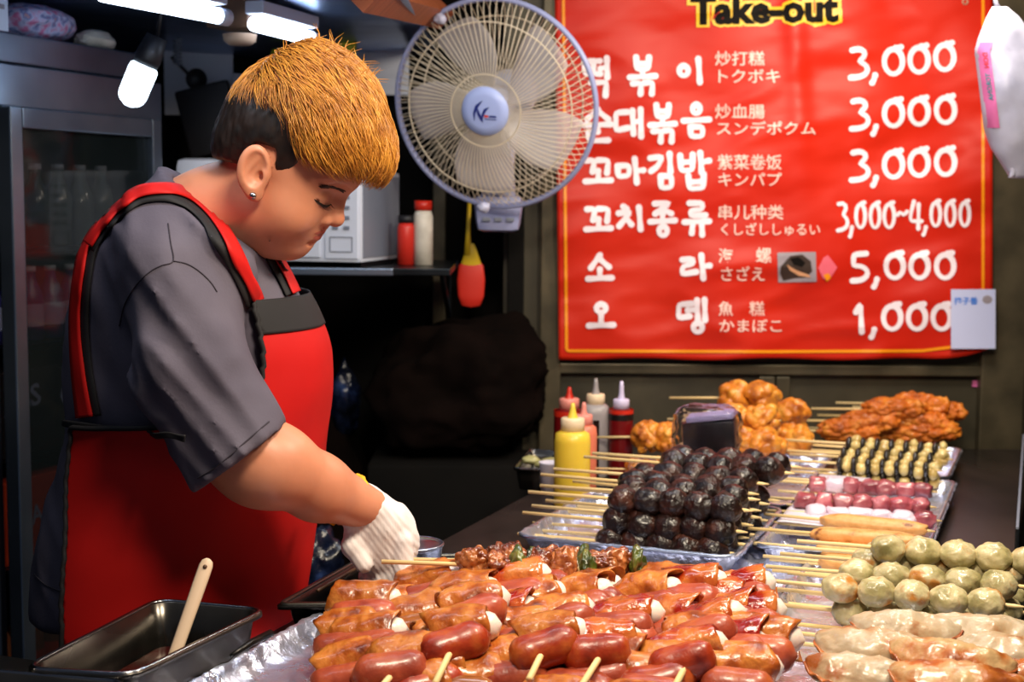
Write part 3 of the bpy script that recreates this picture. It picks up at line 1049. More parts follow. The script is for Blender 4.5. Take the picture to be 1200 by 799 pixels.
for body, x0, y0, x1, y1 in (
        ('炒打糕', 838, 60, 896, 77), ('トクボキ', 842, 81, 914, 97), ('炒血腸', 838, 122, 896, 139), ('スンデポクム', 840, 142, 956, 158),
        ('紫菜卷饭', 841, 181, 916, 199), ('キンパプ', 842, 202, 916, 218), ('串儿种类', 842, 240, 918, 257), ('くしざししゅるい', 845, 261, 961, 276),
        ('海', 842, 291, 859, 308), ('螺', 886, 290, 904, 308), ('さざえ', 845, 312, 896, 329), ('魚', 842, 353, 859, 370), ('糕', 878, 353, 896, 370), ('かまぼこ', 843, 374, 916, 389)):
    font_print(body, x0, y0, x1, y1, 'print_pale', 0.007)
font_print('Take-out', 805, -9, 987, 35, 'print_yellow', 0.12, 0.003, 1.2)
font_print('Take-out', 809, -5, 983, 30, 'print_black', 0.045, 0.0045, 1.2)


def poly_print(pts, m, lift, name='printed_picture'):
    g = G()
    cx = sum(p[0] for p in pts) / len(pts); cy = sum(p[1] for p in pts) / len(pts)
    n = len(pts)
    vs, fs = split_fine([(cx, cy)] + list(pts), [(0, 1 + i, 1 + (i + 1) % n) for i in range(n)])
    g.add([bpt(a, b, lift) - ban_o for a, b in vs], fs)
    return g.build(name, m, ban, smooth=False)


# golden border line
g = G()
stroke(g, [(660, -25), (664, 411), (900, 412), (1080, 411), (1152, 402), (1152, -25)], 3.4, 0.003, False)
g.build('border_line', 'print_gold', ban, smooth=False)
# small printed pictures of a sea snail and a pink shell
poly_print([(911, 296), (956, 295), (957, 330), (912, 331)], 'print_grey', 0.003)
poly_print([(915, 312), (926, 300), (940, 298), (950, 306), (952, 318), (944, 325), (930, 326), (918, 329), (914, 320)], 'print_brown', 0.004)
poly_print([(922, 310), (934, 317), (948, 322), (950, 325), (936, 323), (926, 317)], 'print_tan', 0.005)
poly_print([(926, 303), (936, 301), (944, 308), (940, 313), (930, 310)], 'print_black', 0.005)
poly_print([(959, 314), (965, 302), (970, 299), (975, 305), (981, 313), (977, 320), (971, 329), (964, 326)], 'print_pink', 0.003)
poly_print([(965, 322), (971, 320), (974, 325), (969, 330)], 'print_gold', 0.004)
# eyelet
gg = G().tube([bpt(1131 + 3 * math.cos(k * .5236), 2 + 3 * math.sin(k * .5236), 0.002) - ban_o for k in range(13)], 0.0018, 6, cap=False)
gg.build('eyelet', 'fixture_beige', ban)
# white sticker over the last zero
st_o = bpt(1141, 374, 0.004)
stk = thing('sticker', 'white sticker with a blue heading on the lower right corner of the banner', 'sticker', st_o)
g = G()


def stp(px, py, lift):
    return ond(px, py, BD - 0.020 - lift) - st_o


g.grid(lambda u, v: stp(1114.5 + 52 * u, 339 + 69.5 * v, 0), 2, 2)
g.build('card', 'sticker_white', stk, smooth=False, solid=0.001)
vs, fs = text_mesh('扫子香', 28, 9, 0.02)
G().add([stp(1118 + x, 357 - y, 0.0012) for x, y in vs], fs).build('lettering', 'print_cyan', stk, smooth=False)
gg = G()
gg.add([stp(1157 + 6 * math.cos(k * .785), 351 + 5 * math.sin(k * .785), 0.0012) for k in range(8)], [tuple(range(8))])
gg.build('printed_mark', 'print_grey', stk, smooth=False)
# pink-white tag on the wall below
o = G().box(0.036, 0.002, 0.014, TR(ry=4)).build('wall_tag', 'bag_pink', smooth=False); o.location = ond(1149, 450, WD - 0.003); tag(o, 'tiny pink and white tag on the wall under the sticker', 'tag')

# ================================================================== HANGING WHITE BAG
bo = ond(1182, 100, 2.45)
bag = thing('plastic_bag', 'white plastic bag with a pink printed band hanging at the right edge', 'bag', bo)


def bag_pt(u, v):
    # outline in picture space: left edge and right edge by height
    ys = [8, 20, 45, 60, 100, 150, 172, 190, 209]
    ls = [1163, 1156, 1146, 1142, 1147, 1153, 1160, 1172, 1184]
    rs = [1180, 1195, 1212, 1222, 1236, 1240, 1238, 1228, 1206]
    y = 8 + 201 * v
    l = np.interp(y, ys, ls); r = np.interp(y, ys, rs)
    a = 2 * math.pi * u
    s = (1 - math.cos(a)) / 2
    x = l + (r - l) * s
    dep = 0.05 * math.sin(a) * (0.25 + math.sin(math.pi * min(1, v * 0.95 + 0.03)))
    dep += 0.008 * float(fbm(x * 0.05, y * 0.03, a * 0.5, 8, 3))
    return ond(x, y, 2.45 - dep) - bo


g = G().grid(bag_pt, 40, 40, closeu=True)
g.build('bag_body', 'bag_white', bag, solid=0.0008)


def on_bag(px, py, lift):
    ys = [8, 20, 45, 60, 100, 150, 172, 190, 209]
    ls = [1163, 1156, 1146, 1142, 1147, 1153, 1160, 1172, 1184]
    rs = [1180, 1195, 1212, 1222, 1236, 1240, 1238, 1228, 1206]
    l = float(np.interp(py, ys, ls)); r = float(np.interp(py, ys, rs))
    s = min(max((px - l) / (r - l), 0.0), 1.0)
    a = math.acos(1 - 2 * s)
    p = bag_pt(a / (2 * math.pi), (py - 8) / 201.0)
    return p + Vector((0, -lift, 0))


g = G().grid(lambda u, v: on_bag(np.interp(50 + 100 * v, [50, 60, 150], [1148, 1144.5, 1156]) + 15 * u, 50 + 100 * v, 0.003), 8, 20)
g.build('printed_band', 'bag_pink', bag)
for body, m_, ya, yb in (('DON', 'spatula_red', 62, 80), ('TORONA', 'bag_green', 86, 118)):
    vs, fs = text_mesh(body, yb - ya, 6, 0.02)
    G().add([on_bag(1150 + (ya + x - 62) * 0.13 + (6 - y), ya + x, 0.005) for x, y in vs], fs).build('lettering', m_, bag, smooth=False)
G().tube([ond(1170, 12, 2.45) - bo, ond(1166, 0, 2.45) - bo, ond(1160, -30, 2.45) - bo], [0.006, 0.003, 0.003], 8).build('knot', 'bag_white', bag)
G().grid(lambda u, v: ond(1180 + 22 * u + 3 * math.sin(9 * v), 170 + 38 * v, 2.44 + 0.01 * math.sin(6 * u + 4 * v)) - bo, 10, 10).build('loose_corner', 'bag_white', bag, solid=0.001)

# ================================================================== FAN
fc = ond(580, 123, 2.80)
nrm = Vector((-0.30, -0.93, -0.26)).normalized()
fq = nrm.to_track_quat('Z', 'Y')
fan = thing('wall_fan', 'white round wall fan with a wire guard and a blue logo disc', 'fan', fc)
fan.rotation_euler = fq.to_euler()
FRr = 0.203


def ringpts(r, z, n=72):
    return [(r * math.cos(2 * math.pi * k / n), r * math.sin(2 * math.pi * k / n), z) for k in range(n + 1)]


G().tube(ringpts(FRr, 0, 96), 0.0055, 8, cap=False, flat=1.5).build('guard_ring', 'fan_ring', fan)
gw = G()
for k in range(96):
    a = 2 * math.pi * k / 96
    pts = []
    for s in np.linspace(0, 1, 12):
        r = 0.046 + (FRr - 0.046) * s
        z = 0.058 * (1 - s ** 3.2) ** 0.8 + 0.002
        aa = a + 0.22 * s
        pts.append((r * math.cos(aa), r * math.sin(aa), z))
    gw.tube(pts, 0.0009, 4, cap=False)
gw.build('front_guard', 'fan_wire', fan)
gw = G()
for r, z in ((0.165, 0.036), (0.07, 0.058)):
    gw.tube(ringpts(r, z), 0.0016, 6, cap=False)
gw.build('guard_hoop', 'fan_wire', fan)
gw = G()
for k in range(72):
    a = 2 * math.pi * k / 72
    pts = []
    for s in np.linspace(0, 1, 9):
        r = 0.05 + (FRr - 0.05) * s
        z = -0.062 * (1 - s ** 3.5) ** 0.8 - 0.002
        aa = a - 0.15 * s
        pts.append((r * math.cos(aa), r * math.sin(aa), z))
    gw.tube(pts, 0.0009, 4, cap=False)
gw.tube(ringpts(0.165, -0.045), 0.0016, 6, cap=False)
gw.build('rear_guard', 'fan_wire', fan)
dsc = G().lathe([(0.0, 0.052), (0.044, 0.052), (0.048, 0.058), (0.046, 0.064), (0.030, 0.067), (0.0, 0.068)], 40).build('logo_disc', 'logo_disc', fan)
# the brush mark on the disc, in the disc plane: image right is -x' after tracking, so build with the camera's right projected
ri = RC @ Vector((1, 0, 0)); upv = RC @ Vector((0, 1, 0))
fm = fq.to_matrix()
ex = Vector((fm.transposed() @ ri).xy).normalized(); ey = Vector((fm.transposed() @ upv).xy).normalized()


def dpt(a, b, z=0.0686):
    v = ex * a + ey * b
    return (v.x, v.y, z - 0.6 * 0 )


def dstroke(pts, ws, m, name):
    g = G(); vs = []; fs = []
    P = [Vector(p) for p in pts]
    for i, p in enumerate(P):
        t = (P[min(i + 1, len(P) - 1)] - P[max(i - 1, 0)]).normalized()
        n_ = Vector((-t.y, t.x)) * ws[i]
        vs += [dpt(*(p - n_)), dpt(*(p + n_))]
    for i in range(len(P) - 1):
        fs.append((2 * i, 2 * i + 1, 2 * i + 3, 2 * i + 2))
    g.add(vs, fs)
    return g.build(name, m, dsc, smooth=False, solid=0.0006)


dstroke([(-.021, -.018), (-.020, -.004), (-.013, .010), (0.0, .022)], [.0003, .0022, .0030, .0004], 'logo_blue', 'logo_mark')
dstroke([(-.013, .008), (-.011, -.004), (-.007, -.014), (-.004, -.020)], [.0006, .0028, .0024, .0004], 'logo_blue', 'logo_mark')
dstroke([(-.006, -.018), (-.003, -.006), (.003, .004), (.012, .010)], [.0003, .0022, .0026, .0004], 'logo_blue', 'logo_mark')
dstroke([(.000, -.008), (.008, -.008)], [.0022, .0022], 'logo_red', 'logo_mark')
dstroke([(.010, -.008), (.024, -.008)], [.0016, .0016], 'logo_blue', 'logo_mark')
dstroke([(.000, -.0135), (.024, -.0135)], [.0006, .0006], 'logo_blue', 'logo_mark')
for k in range(5):
    a0 = 2 * math.pi * k / 5 + 0.5
    g = G()

    def bl_(u, v, a0=a0):
        r = 0.03 + 0.145 * v
        wd = (0.35 + 0.75 * math.sin(math.pi * min(1, 0.25 + v * 0.62))) * 0.9
        a = a0 + (u - 0.5) * wd + 0.25 * v
        return (r * math.cos(a), r * math.sin(a), (u - 0.5) * -0.05 * (1 - 0.3 * v))
    g.grid(bl_, 8, 10).build('blade', 'fan_blade', fan, solid=0.0015)
G().lathe([(0, -0.025), (0.034, -0.025), (0.036, 0.0), (0.03, 0.028), (0.0, 0.036)], 28).build('hub', 'fan_plastic', fan)
G().lathe([(0, -0.155), (0.03, -0.153), (0.048, -0.13), (0.054, -0.09), (0.05, -0.068), (0, -0.066)], 28).build('motor_housing', 'fan_plastic', fan)
# stem and base in world directions, expressed in the fan's frame
inv = fm.transposed()
base_w = ond(584, 250, 2.93) - fc
mid_w = ond(583, 190, 2.95) - fc
mot_w = nrm * -0.11
G().tube([inv @ mot_w, inv @ (mid_w), inv @ (base_w + Vector((0, 0, 0.03)))], [0.03, 0.034, 0.036], 16).build('neck', 'fan_plastic', fan)
bs = G()
bs.box(0.10, 0.075, 0.075, None, 0.018)
bs.disp(lambda V: (V * np.where(V[:, 2:3] < 0, np.array([[0.9, 1, 1]]), 1)) + np.array(base_w)[None, :])
bs.v = [tuple(inv @ Vector(p)) for p in bs.v]
bb = bs.build('base_box', 'fan_ring', fan, smooth='auto')
for k in (-1, 0, 1):
    kb = G().box(0.016, 0.01, 0.008, None, 0.002)
    kb.v = [tuple(inv @ (Vector(p) + base_w + Vector((k * 0.024, -0.04, -0.012)))) for p in kb.v]
    kb.build('button', 'grey_plastic', bb, smooth=False)
arm = G().box(0.05, 0.17, 0.04, None, 0.006)
arm.v = [tuple(inv @ (Vector(p) + base_w + Vector((0, 0.105, 0.0)))) for p in arm.v]
arm.build('wall_bracket', 'fan_plastic', fan, smooth='auto')
for (px, py, sd) in ((516, 22, 3), (567, 243, 4)):
    c = ond(px, py, 2.76) - fc
    o = lump('tie', 3, (0.012, 0.010, 0.012), sd, 0.5, 2.5, 'bag_white', fan, inv @ c)
# ================================================================== THE COOK
mat('skin', [(0.35, (196, 128, 98)), (0.65, (212, 142, 110))], rough=0.42, scale=14, sss=0.12, sssr=(0.012, 0.004, 0.002), bump=0.06, bscale=380, bdist=0.001, spec=0.45)
mat('lip', (176, 84, 72), rough=0.38, sss=0.1)
mat('brow_hair', (46, 28, 20), rough=0.7)
mat('lash', (22, 14, 12), rough=0.6)
mat('hair_dark', [(0.3, (20, 13, 10)), (0.7, (38, 24, 17))], rough=0.5, scale=60)
mat('hair_gold', [(0.3, (160, 96, 32)), (0.7, (212, 146, 56))], rough=0.42, scale=50)
mat('hair_amber', [(0.3, (104, 50, 16)), (0.7, (156, 84, 28))], rough=0.45, scale=50)
mat('hair_base', [(0.3, (70, 34, 12)), (0.7, (112, 60, 22))], rough=0.6, scale=60)
mat('shirt', [(0.3, (76, 70, 84)), (0.7, (92, 86, 100))], rough=0.85, scale=10, bump=0.25, bscale=240, bdist=0.001)
mat('seam', (52, 46, 56), rough=0.9)
mat('apron_red', [(0.3, (180, 15, 14)), (0.7, (196, 22, 18))], rough=0.62, scale=7, bump=0.12, bscale=160, bdist=0.001, spec=0.3)
mat('apron_black', (22, 20, 23), rough=0.75)
mat('trouser', (18, 17, 19), rough=0.85)
mat('shoe', (20, 20, 22), rough=0.5)
mat('stud', (176, 170, 170), rough=0.15, metal=1.0)
mat('glove', [(0.3, (214, 204, 202)), (0.7, (234, 226, 226))], rough=0.85, scale=30, bump=0.3, bscale=420, bdist=0.0015, stretch=(1, 1, 0.25))
mat('glove_elastic', [(0.3, (232, 156, 20)), (0.7, (250, 186, 40))], rough=0.8, scale=90, bump=0.5, bscale=300)

DP = 1.88
cook = thing('person', 'cook with short blond hair, grey shirt and red apron, bending over the counter', 'person', (ond(225, 500, DP).x, DP, 0))
CO = Vector(cook.location)

# ---- torso as a stack of ellipses: picture row, back x, front x, half depth
ROWS = [(205, 205, 262, .055), (225, 172, 268, .10), (245, 146, 280, .145), (270, 122, 300, .172), (300, 105, 318, .182), (350, 88, 352, .182), (400, 82, 374, .178),
        (450, 80, 378, .172), (500, 83, 372, .165), (560, 68, 366, .168), (620, 50, 354, .175), (700, 40, 344, .178), (790, 40, 344, .178)]
_z, _cx, _rx, _ry = [], [], [], []
for (y, xb, xf, ry) in ROWS:
    a, b = ond(xb, y, DP), ond(xf, y, DP)
    _z.append((a.z + b.z) / 2); _cx.append((a.x + b.x) / 2); _rx.append((b.x - a.x) / 2); _ry.append(ry)
_z = _z[::-1]; _cx = _cx[::-1]; _rx = _rx[::-1]; _ry = _ry[::-1]
ZT = np.linspace(_z[0], _z[-1], 200)


def sm(a):
    a = np.interp(ZT, _z, a)
    k = np.ones(13) / 13
    return np.convolve(np.pad(a, 6, 'edge'), k, 'valid')


TCX, TRX, TRY = sm(_cx), sm(_rx), sm(_ry)


def tz(z):
    return np.interp(z, ZT, TCX), np.interp(z, ZT, TRX), np.interp(z, ZT, TRY)


def torso_sdf(P):
    cx, rx, ry = tz(P[2])
    x, y = (P[0] - cx) / rx, (P[1] - DP) / ry
    k = np.sqrt(x * x + y * y)
    return (k - 1) * np.minimum(rx, ry) * 0.9


def W(px, py, d):
    return tuple(ond(px, py, d))


def planed(P, p0, n):
    return (P[0] - p0[0]) * n[0] + (P[1] - p0[1]) * n[1] + (P[2] - p0[2]) * n[2]


A0, A1, A2 = W(208, 322, 1.715), W(222, 430, 1.67), W(284, 536, 1.655)
E0, E1, E2, E3 = W(268, 512, 1.665), W(322, 545, 1.67), W(372, 571, 1.71), W(432, 596, 1.765)
cuff_n = Vector((0.60, 0, -0.80))
NK0, NK1 = W(226, 262, 1.86), W(302, 230, 1.83)
collar_p, collar_n = W(246, 241, 1.85), (0.63, 0.0, 0.776)


def folds(P, amp_arm=0.0048, amp_t=0.0035):
    # soft cloth folds: on the sleeve they run slantwise, on the trunk mostly down
    s = (P[0] * 0.45 - P[2] * 0.9)
    t = (P[0] * 0.9 + P[2] * 0.45)
    q = P[0] * 0.75 + P[2] * 0.66
    n1 = vnoise(t * 9 + 3, P[1] * 12, q * 34, 31)
    n2 = fbm(P[0] * 16, P[1] * 9, P[2] * 7, 44, 2)
    return n1, n2


def shirt_sdf(P):
    t = torso_sdf(P)
    bot = planed(P, W(60, 708, 1.9), (0.12, 0, -0.99))
    t = smax(t, bot, 0.01)
    col = cap(P, NK0, NK1, 0.070, 0.066)
    t = smin(t, col, 0.045)
    arm = smin(cap(P, A0, A1, 0.072, 0.061), cap(P, A1, A2, 0.061, 0.060), 0.02)
    sh = ell(P, W(215, 290, 1.75), (0.085, 0.07, 0.085))
    arm = smin(arm, sh, 0.03)
    n1, n2 = folds(P)
    r1 = 1 - 2 * np.abs(n1)
    n3 = vnoise(P[0] * 30 + P[2] * 14, P[1] * 10, P[2] * 22 - P[0] * 8, 71)
    arm = arm - 0.0085 * r1 - 0.0035 * (1 - 2 * np.abs(n3)) - 0.002 * n2
    arm = smax(arm, planed(P, A2, cuff_n), 0.003)
    inner = smax(cap(P, A1, (A2[0] + cuff_n.x * 0.06, A2[1], A2[2] + cuff_n.z * 0.06), 0.056, 0.0555), -planed(P, (A2[0] - cuff_n.x * 0.025, A2[1], A2[2] - cuff_n.z * 0.025), cuff_n), 0.002)
    arm = np.maximum(arm, -inner)
    la0, la1, la2 = W(225, 320, 2.03), W(245, 440, 2.07), W(275, 520, 2.05)
    lf = smin(cap(P, la0, la1, 0.07, 0.06), cap(P, la1, la2, 0.06, 0.056), 0.02)
    t = t - 0.0042 * n2 - 0.0022 * r1
    t = smin(t, arm, 0.012)
    t = smin(t, lf, 0.02)
    t = smax(t, planed(P, collar_p, collar_n), 0.004)
    neckhole = cap(P, (NK0[0], NK0[1], NK0[2]), (NK1[0] + .02, NK1[1], NK1[2]), 0.0625, 0.0605)
    nh = smax(neckhole, -planed(P, (collar_p[0] - .02 * .63, collar_p[1], collar_p[2] - .02 * .776), collar_n), 0.002)
    return np.maximum(t, -nh)


V, Q = surface(shirt_sdf, (-0.66, 1.52, 0.86), (-0.15, 2.16, 1.50), 0.0052)
V = relax(V, Q, 2, 0.5)
shirt_me = np_mesh('shirt', V - np.array(CO), Q)
shirt = link('shirt', shirt_me, 'shirt', cook)
bvh = BVHTree.FromPolygons([tuple(p) for p in V.tolist()], [tuple(q) for q in Q.tolist()])
CAMP = Vector((0, 0, CAM_Z))


def on_shirt(px, py, lift=0.004, last=[None]):
    r = ray(px, py).normalized()
    h = bvh.ray_cast(CAMP, r)
    if h[0] is None:
        dd = last[0] or 1.8
        return ond(px, py, dd)
    last[0] = h[0].y
    return h[0] + h[1] * lift


def smooth_path(pts, n=8):
    out = []
    P = [Vector(p) for p in pts]
    for i in range(len(P) - 1):
        p0, p1, p2, p3 = P[max(i - 1, 0)], P[i], P[i + 1], P[min(i + 2, len(P) - 1)]
        for k in range(n):
            t = k / n
            out.append(0.5 * ((2 * p1) + (-p0 + p2) * t + (2 * p0 - 5 * p1 + 4 * p2 - p3) * t * t + (-p0 + 3 * p1 - 3 * p2 + p3) * t ** 3))
    out.append(P[-1])
    return out


def ribbon(name, pts, w, m, parent, lift=0.004, solid=0.002, caster=on_shirt, cross=4, side=0.0):
    P = smooth_path(pts, 8)
    g = G()
    vs = []
    n = len(P)
    rows = []
    for i in range(n):
        t = (P[min(i + 1, n - 1)] - P[max(i - 1, 0)]).normalized()
        nn = Vector((-t.y, t.x))
        ww = w if not isinstance(w, (list, tuple)) else float(np.interp(i / (n - 1), np.linspace(0, 1, len(w)), w))
        rows.append([caster(*(P[i] + nn * ww * ((k / cross) - 0.5 + side)), lift) for k in range(cross + 1)])
    # steady the path against small bumps of the cloth
    for _ in range(2):
        for i in range(1, n - 1):
            for k in range(cross + 1):
                rows[i][k] = (rows[i - 1][k] + rows[i][k] * 2 + rows[i + 1][k]) / 4
    for r in rows:
        vs += [p - CO for p in r]
    fs = []
    c1 = cross + 1
    for i in range(n - 1):
        for k in range(cross):
            a = i * c1 + k
            fs.append((a, a + 1, a + 1 + c1, a + c1))
    g.add(vs, fs)
    return g.build(name, m, parent, solid=solid)


def seam(name, pts, r, m, parent):
    P = [on_shirt(p.x, p.y, 0.0006) - CO for p in smooth_path(pts, 8)]
    for _ in range(2):
        P = [P[0]] + [(P[i - 1] + P[i] * 2 + P[i + 1]) / 4 for i in range(1, len(P) - 1)] + [P[-1]]
    return G().tube(P, r, 6).build(name, m, parent)


seam('seam', [(197, 262), (200, 285), (203, 306), (190, 311), (178, 317), (165, 328), (155, 341), (146, 358), (140, 382)], 0.0008, 'seam', shirt)
seam('seam', [(203, 306), (218, 309), (232, 317), (246, 330), (254, 342)], 0.0008, 'seam', shirt)
seam('cuff_seam', [(232, 560), (255, 546), (285, 520), (315, 494)], 0.0009, 'seam', shirt)
seam('hem_seam', [(40, 672), (52, 684), (64, 690), (76, 694)], 0.0008, 'seam', shirt)

# ---- apron: follows the trunk; the near edge is given by picture points
XE = [(346, 293), (353, 296), (388, 305), (420, 309), (440, 306), (455, 297), (466, 286), (476, 268), (485, 235), (491, 190), (495, 130), (499, 86), (520, 82), (560, 77), (620, 74), (700, 72), (750, 72)]


def proj(p):
    q = RC.transposed() @ (Vector(p) - CAMP)
    return 600 + FPX * q.x / -q.z, 399.5 - FPX * q.y / -q.z


def tor(z, th, off):
    cx, rx, ry = tz(z)
    s = 1.0
    return Vector((cx + (rx + off) * math.cos(th), DP - (ry + off) * math.sin(th), z))


def apr_z(py):
    return ond(225, py, DP - 0.12).z


def apr_fold(z, th):
    d = 0.0035 * float(fbm(th * 1.5 + z * 6, z * 5.0, 0.3, 77, 3))
    d += 0.004 * math.sin(th * 9 + z * 22) * max(0, min(1, (1.20 - z) * 4)) * 0.6
    return d


def apr_pt(py, s, off=0.014, edge=None):
    """s 0 at the near edge .. 1 at the far edge"""
    z = apr_z(py)
    xe = float(np.interp(py, [a for a, b in XE], [b for a, b in XE]))
    key = round(py, 2)
    if key not in _TH:
        best, bt = 1e9, 0
        for k in range(0, 181):
            th = math.pi * k / 180
            x, _ = proj(tor(z, th, off))
            if abs(x - xe) < best:
                best, bt = abs(x - xe), th
        _TH[key] = bt
    te = _TH[key]
    th = te * (1 - 2 * s)
    p = tor(z, th, off + apr_fold(z, th))
    return p - CO


_TH = {}
ys = list(np.linspace(386, 476, 34)) + list(np.linspace(478, 500, 22)) + list(np.linspace(505, 748, 50))
g = G()
NS = 90
for y in ys:
    g.v += [tuple(apr_pt(y, k / NS)) for k in range(NS + 1)]
for i in range(len(ys) - 1):
    for k in range(NS):
        a = i * (NS + 1) + k
        g.f.append((a, a + 1, a + NS + 2, a + NS + 1))
apron = g.build('apron', 'apron_red', cook, solid=0.0025)
# black band along the top of the bib
yb = list(np.linspace(350, 389, 14))
g = G()
for y in yb:
    g.v += [tuple(apr_pt(y, k / 40, 0.0165)) for k in range(41)]
for i in range(len(yb) - 1):
    for k in range(40):
        a = i * 41 + k
        g.f.append((a, a + 1, a + 42, a + 41))
g.build('bib_band', 'apron_black', apron, solid=0.0025)
# black piping down both edges
for sd in (0, 1):
    y2 = list(np.linspace(352, 476, 40)) + list(np.linspace(478, 500, 22)) + list(np.linspace(505, 747, 44))
    P = [apr_pt(y, abs(sd - 0.001), 0.0165) for y in y2]
    G().tube(P, 0.0033, 6).build('piping', 'apron_black', apron)
# shoulder straps with their black lining and the back straps
near = [(299, 354), (288, 328), (271, 294), (254, 265), (238, 245), (219, 231), (195, 225), (166, 229), (140, 246), (121, 268), (108, 288)]
ribbon('strap', [(x - 3, y + 3) for x, y in near], 19, 'apron_black', apron, 0.003)
ribbon('strap', near, 12, 'apron_red', apron, 0.0065)
back = [(118, 262), (104, 290), (98, 320), (94, 352), (93, 385), (95, 420), (99, 455), (104, 488)]
ribbon('strap', [(x + 4, y) for x, y in back], [18, 16, 16, 18, 20, 24], 'apron_black', apron, 0.003)
ribbon('strap', back, [12, 11, 11, 12, 15, 19], 'apron_red', apron, 0.0065)
ribbon('strap', [(309, 286), (320, 306), (331, 326), (340, 345)], 16, 'apron_black', apron, 0.004)
ribbon('strap', [(311, 286), (322, 306), (333, 326), (342, 345)], 9, 'apron_red', apron, 0.0075)
ribbon('waist_tie', [(84, 494), (105, 497), (140, 500), (170, 503), (200, 506), (225, 509)], 8, 'apron_black', apron, 0.012)

# ---- head
HS = 1.07
HO = ond(311, 197, 1.82)
hp, hy = rad(21), rad(10)
Hf = Vector((math.cos(hp) * math.cos(hy), -math.cos(hp) * math.sin(hy), -math.sin(hp)))
Hl = Vector((math.sin(hy), math.cos(hy), 0))
Hu = Hf.cross(Hl).normalized()
HM = Matrix((Hf, Hl, Hu)).transposed()


def hl(P):
    x, y, z = P[0] - HO.x, P[1] - HO.y, P[2] - HO.z
    return tuple((x * a.x + y * a.y + z * a.z) / HS for a in (Hf, Hl, Hu))


def hw(x, y, z):
    return HO + (HM @ Vector((x, y, z))) * HS


NL0 = None


def head_sdf(P):
    L = hl(P)
    x, y, z = L
    ya = np.abs(y)
    S = (x, ya, z)
    d = ell(L, (.022, 0, .052), (.086, .074, .079))
    d = smin(d, ell(L, (.047, 0, .002), (.053, .061, .058)), .03)      # face
    d = smin(d, ell(L, (.027, 0, -.045), (.055, .056, .038)), .03)     # jaw
    d = smin(d, ell(L, (.062, 0, -.071), (.0195, .022, .0165)), .016)    # chin
    d = smin(d, ell(S, (.056, .036, -.030), (.028, .024, .028)), .022)  # cheek
    d = smin(d, ell(L, (.086, 0, .024), (.022, .050, .013)), .018)     # brow ridge
    d = smin(d, ell(L, (.067, 0, -.048), (.0205, .028, .018)), .014)    # mouth mound
    # eye sockets, then the closed lids
    d = smax(d, -ell(S, (.1085, .031, .000), (.016, .019, .011)), .016)
    d = smin(d, ell(S, (.0785, .031, -.004), (.0145, .0165, .0120)), .005)
    d = smax(d, -cap(S, (.0945, .018, -.0095), (.086, .045, -.007), .0012, .0012), .002)
    # nose
    d = smin(d, cap(L, (.0925, 0, .006), (.1000, 0, -.020), .0075, .0098), .010)
    d = smin(d, ell(L, (.1010, 0, -.0245), (.0110, .0118, .0095)), .005)
    d = smin(d, ell(S, (.0910, .0130, -.0285), (.0105, .0075, .0075)), .004)
    d = smax(d, -ell(S, (.0965, .0068, -.0360), (.005, .0035, .004)), .002)
    d = smax(d, -cap(L, (.0955, 0, -.0365), (.0905, 0, -.0405), .003, .002), .003)
    # lips
    d = smin(d, ell(L, (.0830, 0, -.0445), (.0092, .020, .0046)), .003)
    d = smin(d, ell(L, (.0808, 0, -.0540), (.0090, .017, .0052)), .003)
    lipcut = cap(S, (.0935, 0, -.0490), (.070, .027, -.0535), .0012, .0016)
    d = smax(d, -lipcut, .0025)
    d = smax(d, -ell(L, (.0860, 0, -.0620), (.006, .016, .0035)), .005)
    # ear
    ex_, ez_ = x - .016, z + .001
    ca, sa = math.cos(.18), math.sin(.18)
    e = (ex_ * ca + ez_ * sa, ya - .076 + .30 * (x - .020), -ex_ * sa + ez_ * ca)
    ear = ell(e, (0, .002, .003), (.0185, .0078, .029))
    lobe = ell(e, (.004, .000, -.023), (.0095, .0055, .010))
    ear = smin(ear, lobe, .006)
    ear = smax(ear, -ell(e, (.0030, .0105, .004), (.0130, .0100, .0220)), .0015)
    ear = smin(ear, cap(e, (.002, .001, .017), (-.008, .002, -.004), .0030, .0026), .002)
    ear = smin(ear, cap(e, (-.008, .002, -.004), (.002, .001, -.014), .0026, .0028), .002)
    ear = smin(ear, ell(e, (.0125, .001, -.001), (.0050, .0042, .0062)), .004)
    ear = smax(ear, -ell(e, (.006, .004, -.003), (.0050, .0085, .0065)), .0015)
    d = smin(d, ear, .004)
    # neck
    d = smin(d, cap(P, NK0, NK1, .062, .058) / HS, .022)
    d = smin(d, cap(P, W(250, 252, 1.85), W(318, 262, 1.82), .050, .040) / HS, .030)
    return d * HS


V1, Q1 = surface(head_sdf, (HO.x - .16, 1.68, HO.z - .14), (HO.x + .15, 1.97, HO.z + .15), 0.0018)
V1 = relax(V1, Q1, 1, 0.35)


def arm_sdf(P):
    f = smin(cap(P, E0, E1, .048, .046), cap(P, E1, E2, .046, .040), .02)
    f = smin(f, cap(P, E2, E3, .040, .0265), .015)
    f = smin(f, cap(P, A1, E0, .045, .048), .02)
    f = smin(f, cap(P, A0, A1, .05, .045), .02)
    f = smin(f, ell(P, W(300, 548, 1.665), (.05, .045, .045)), .02)
    return f


V2, Q2 = surface(arm_sdf, (-0.50, 1.58, 1.00), (-0.13, 1.84, 1.36), 0.0045)


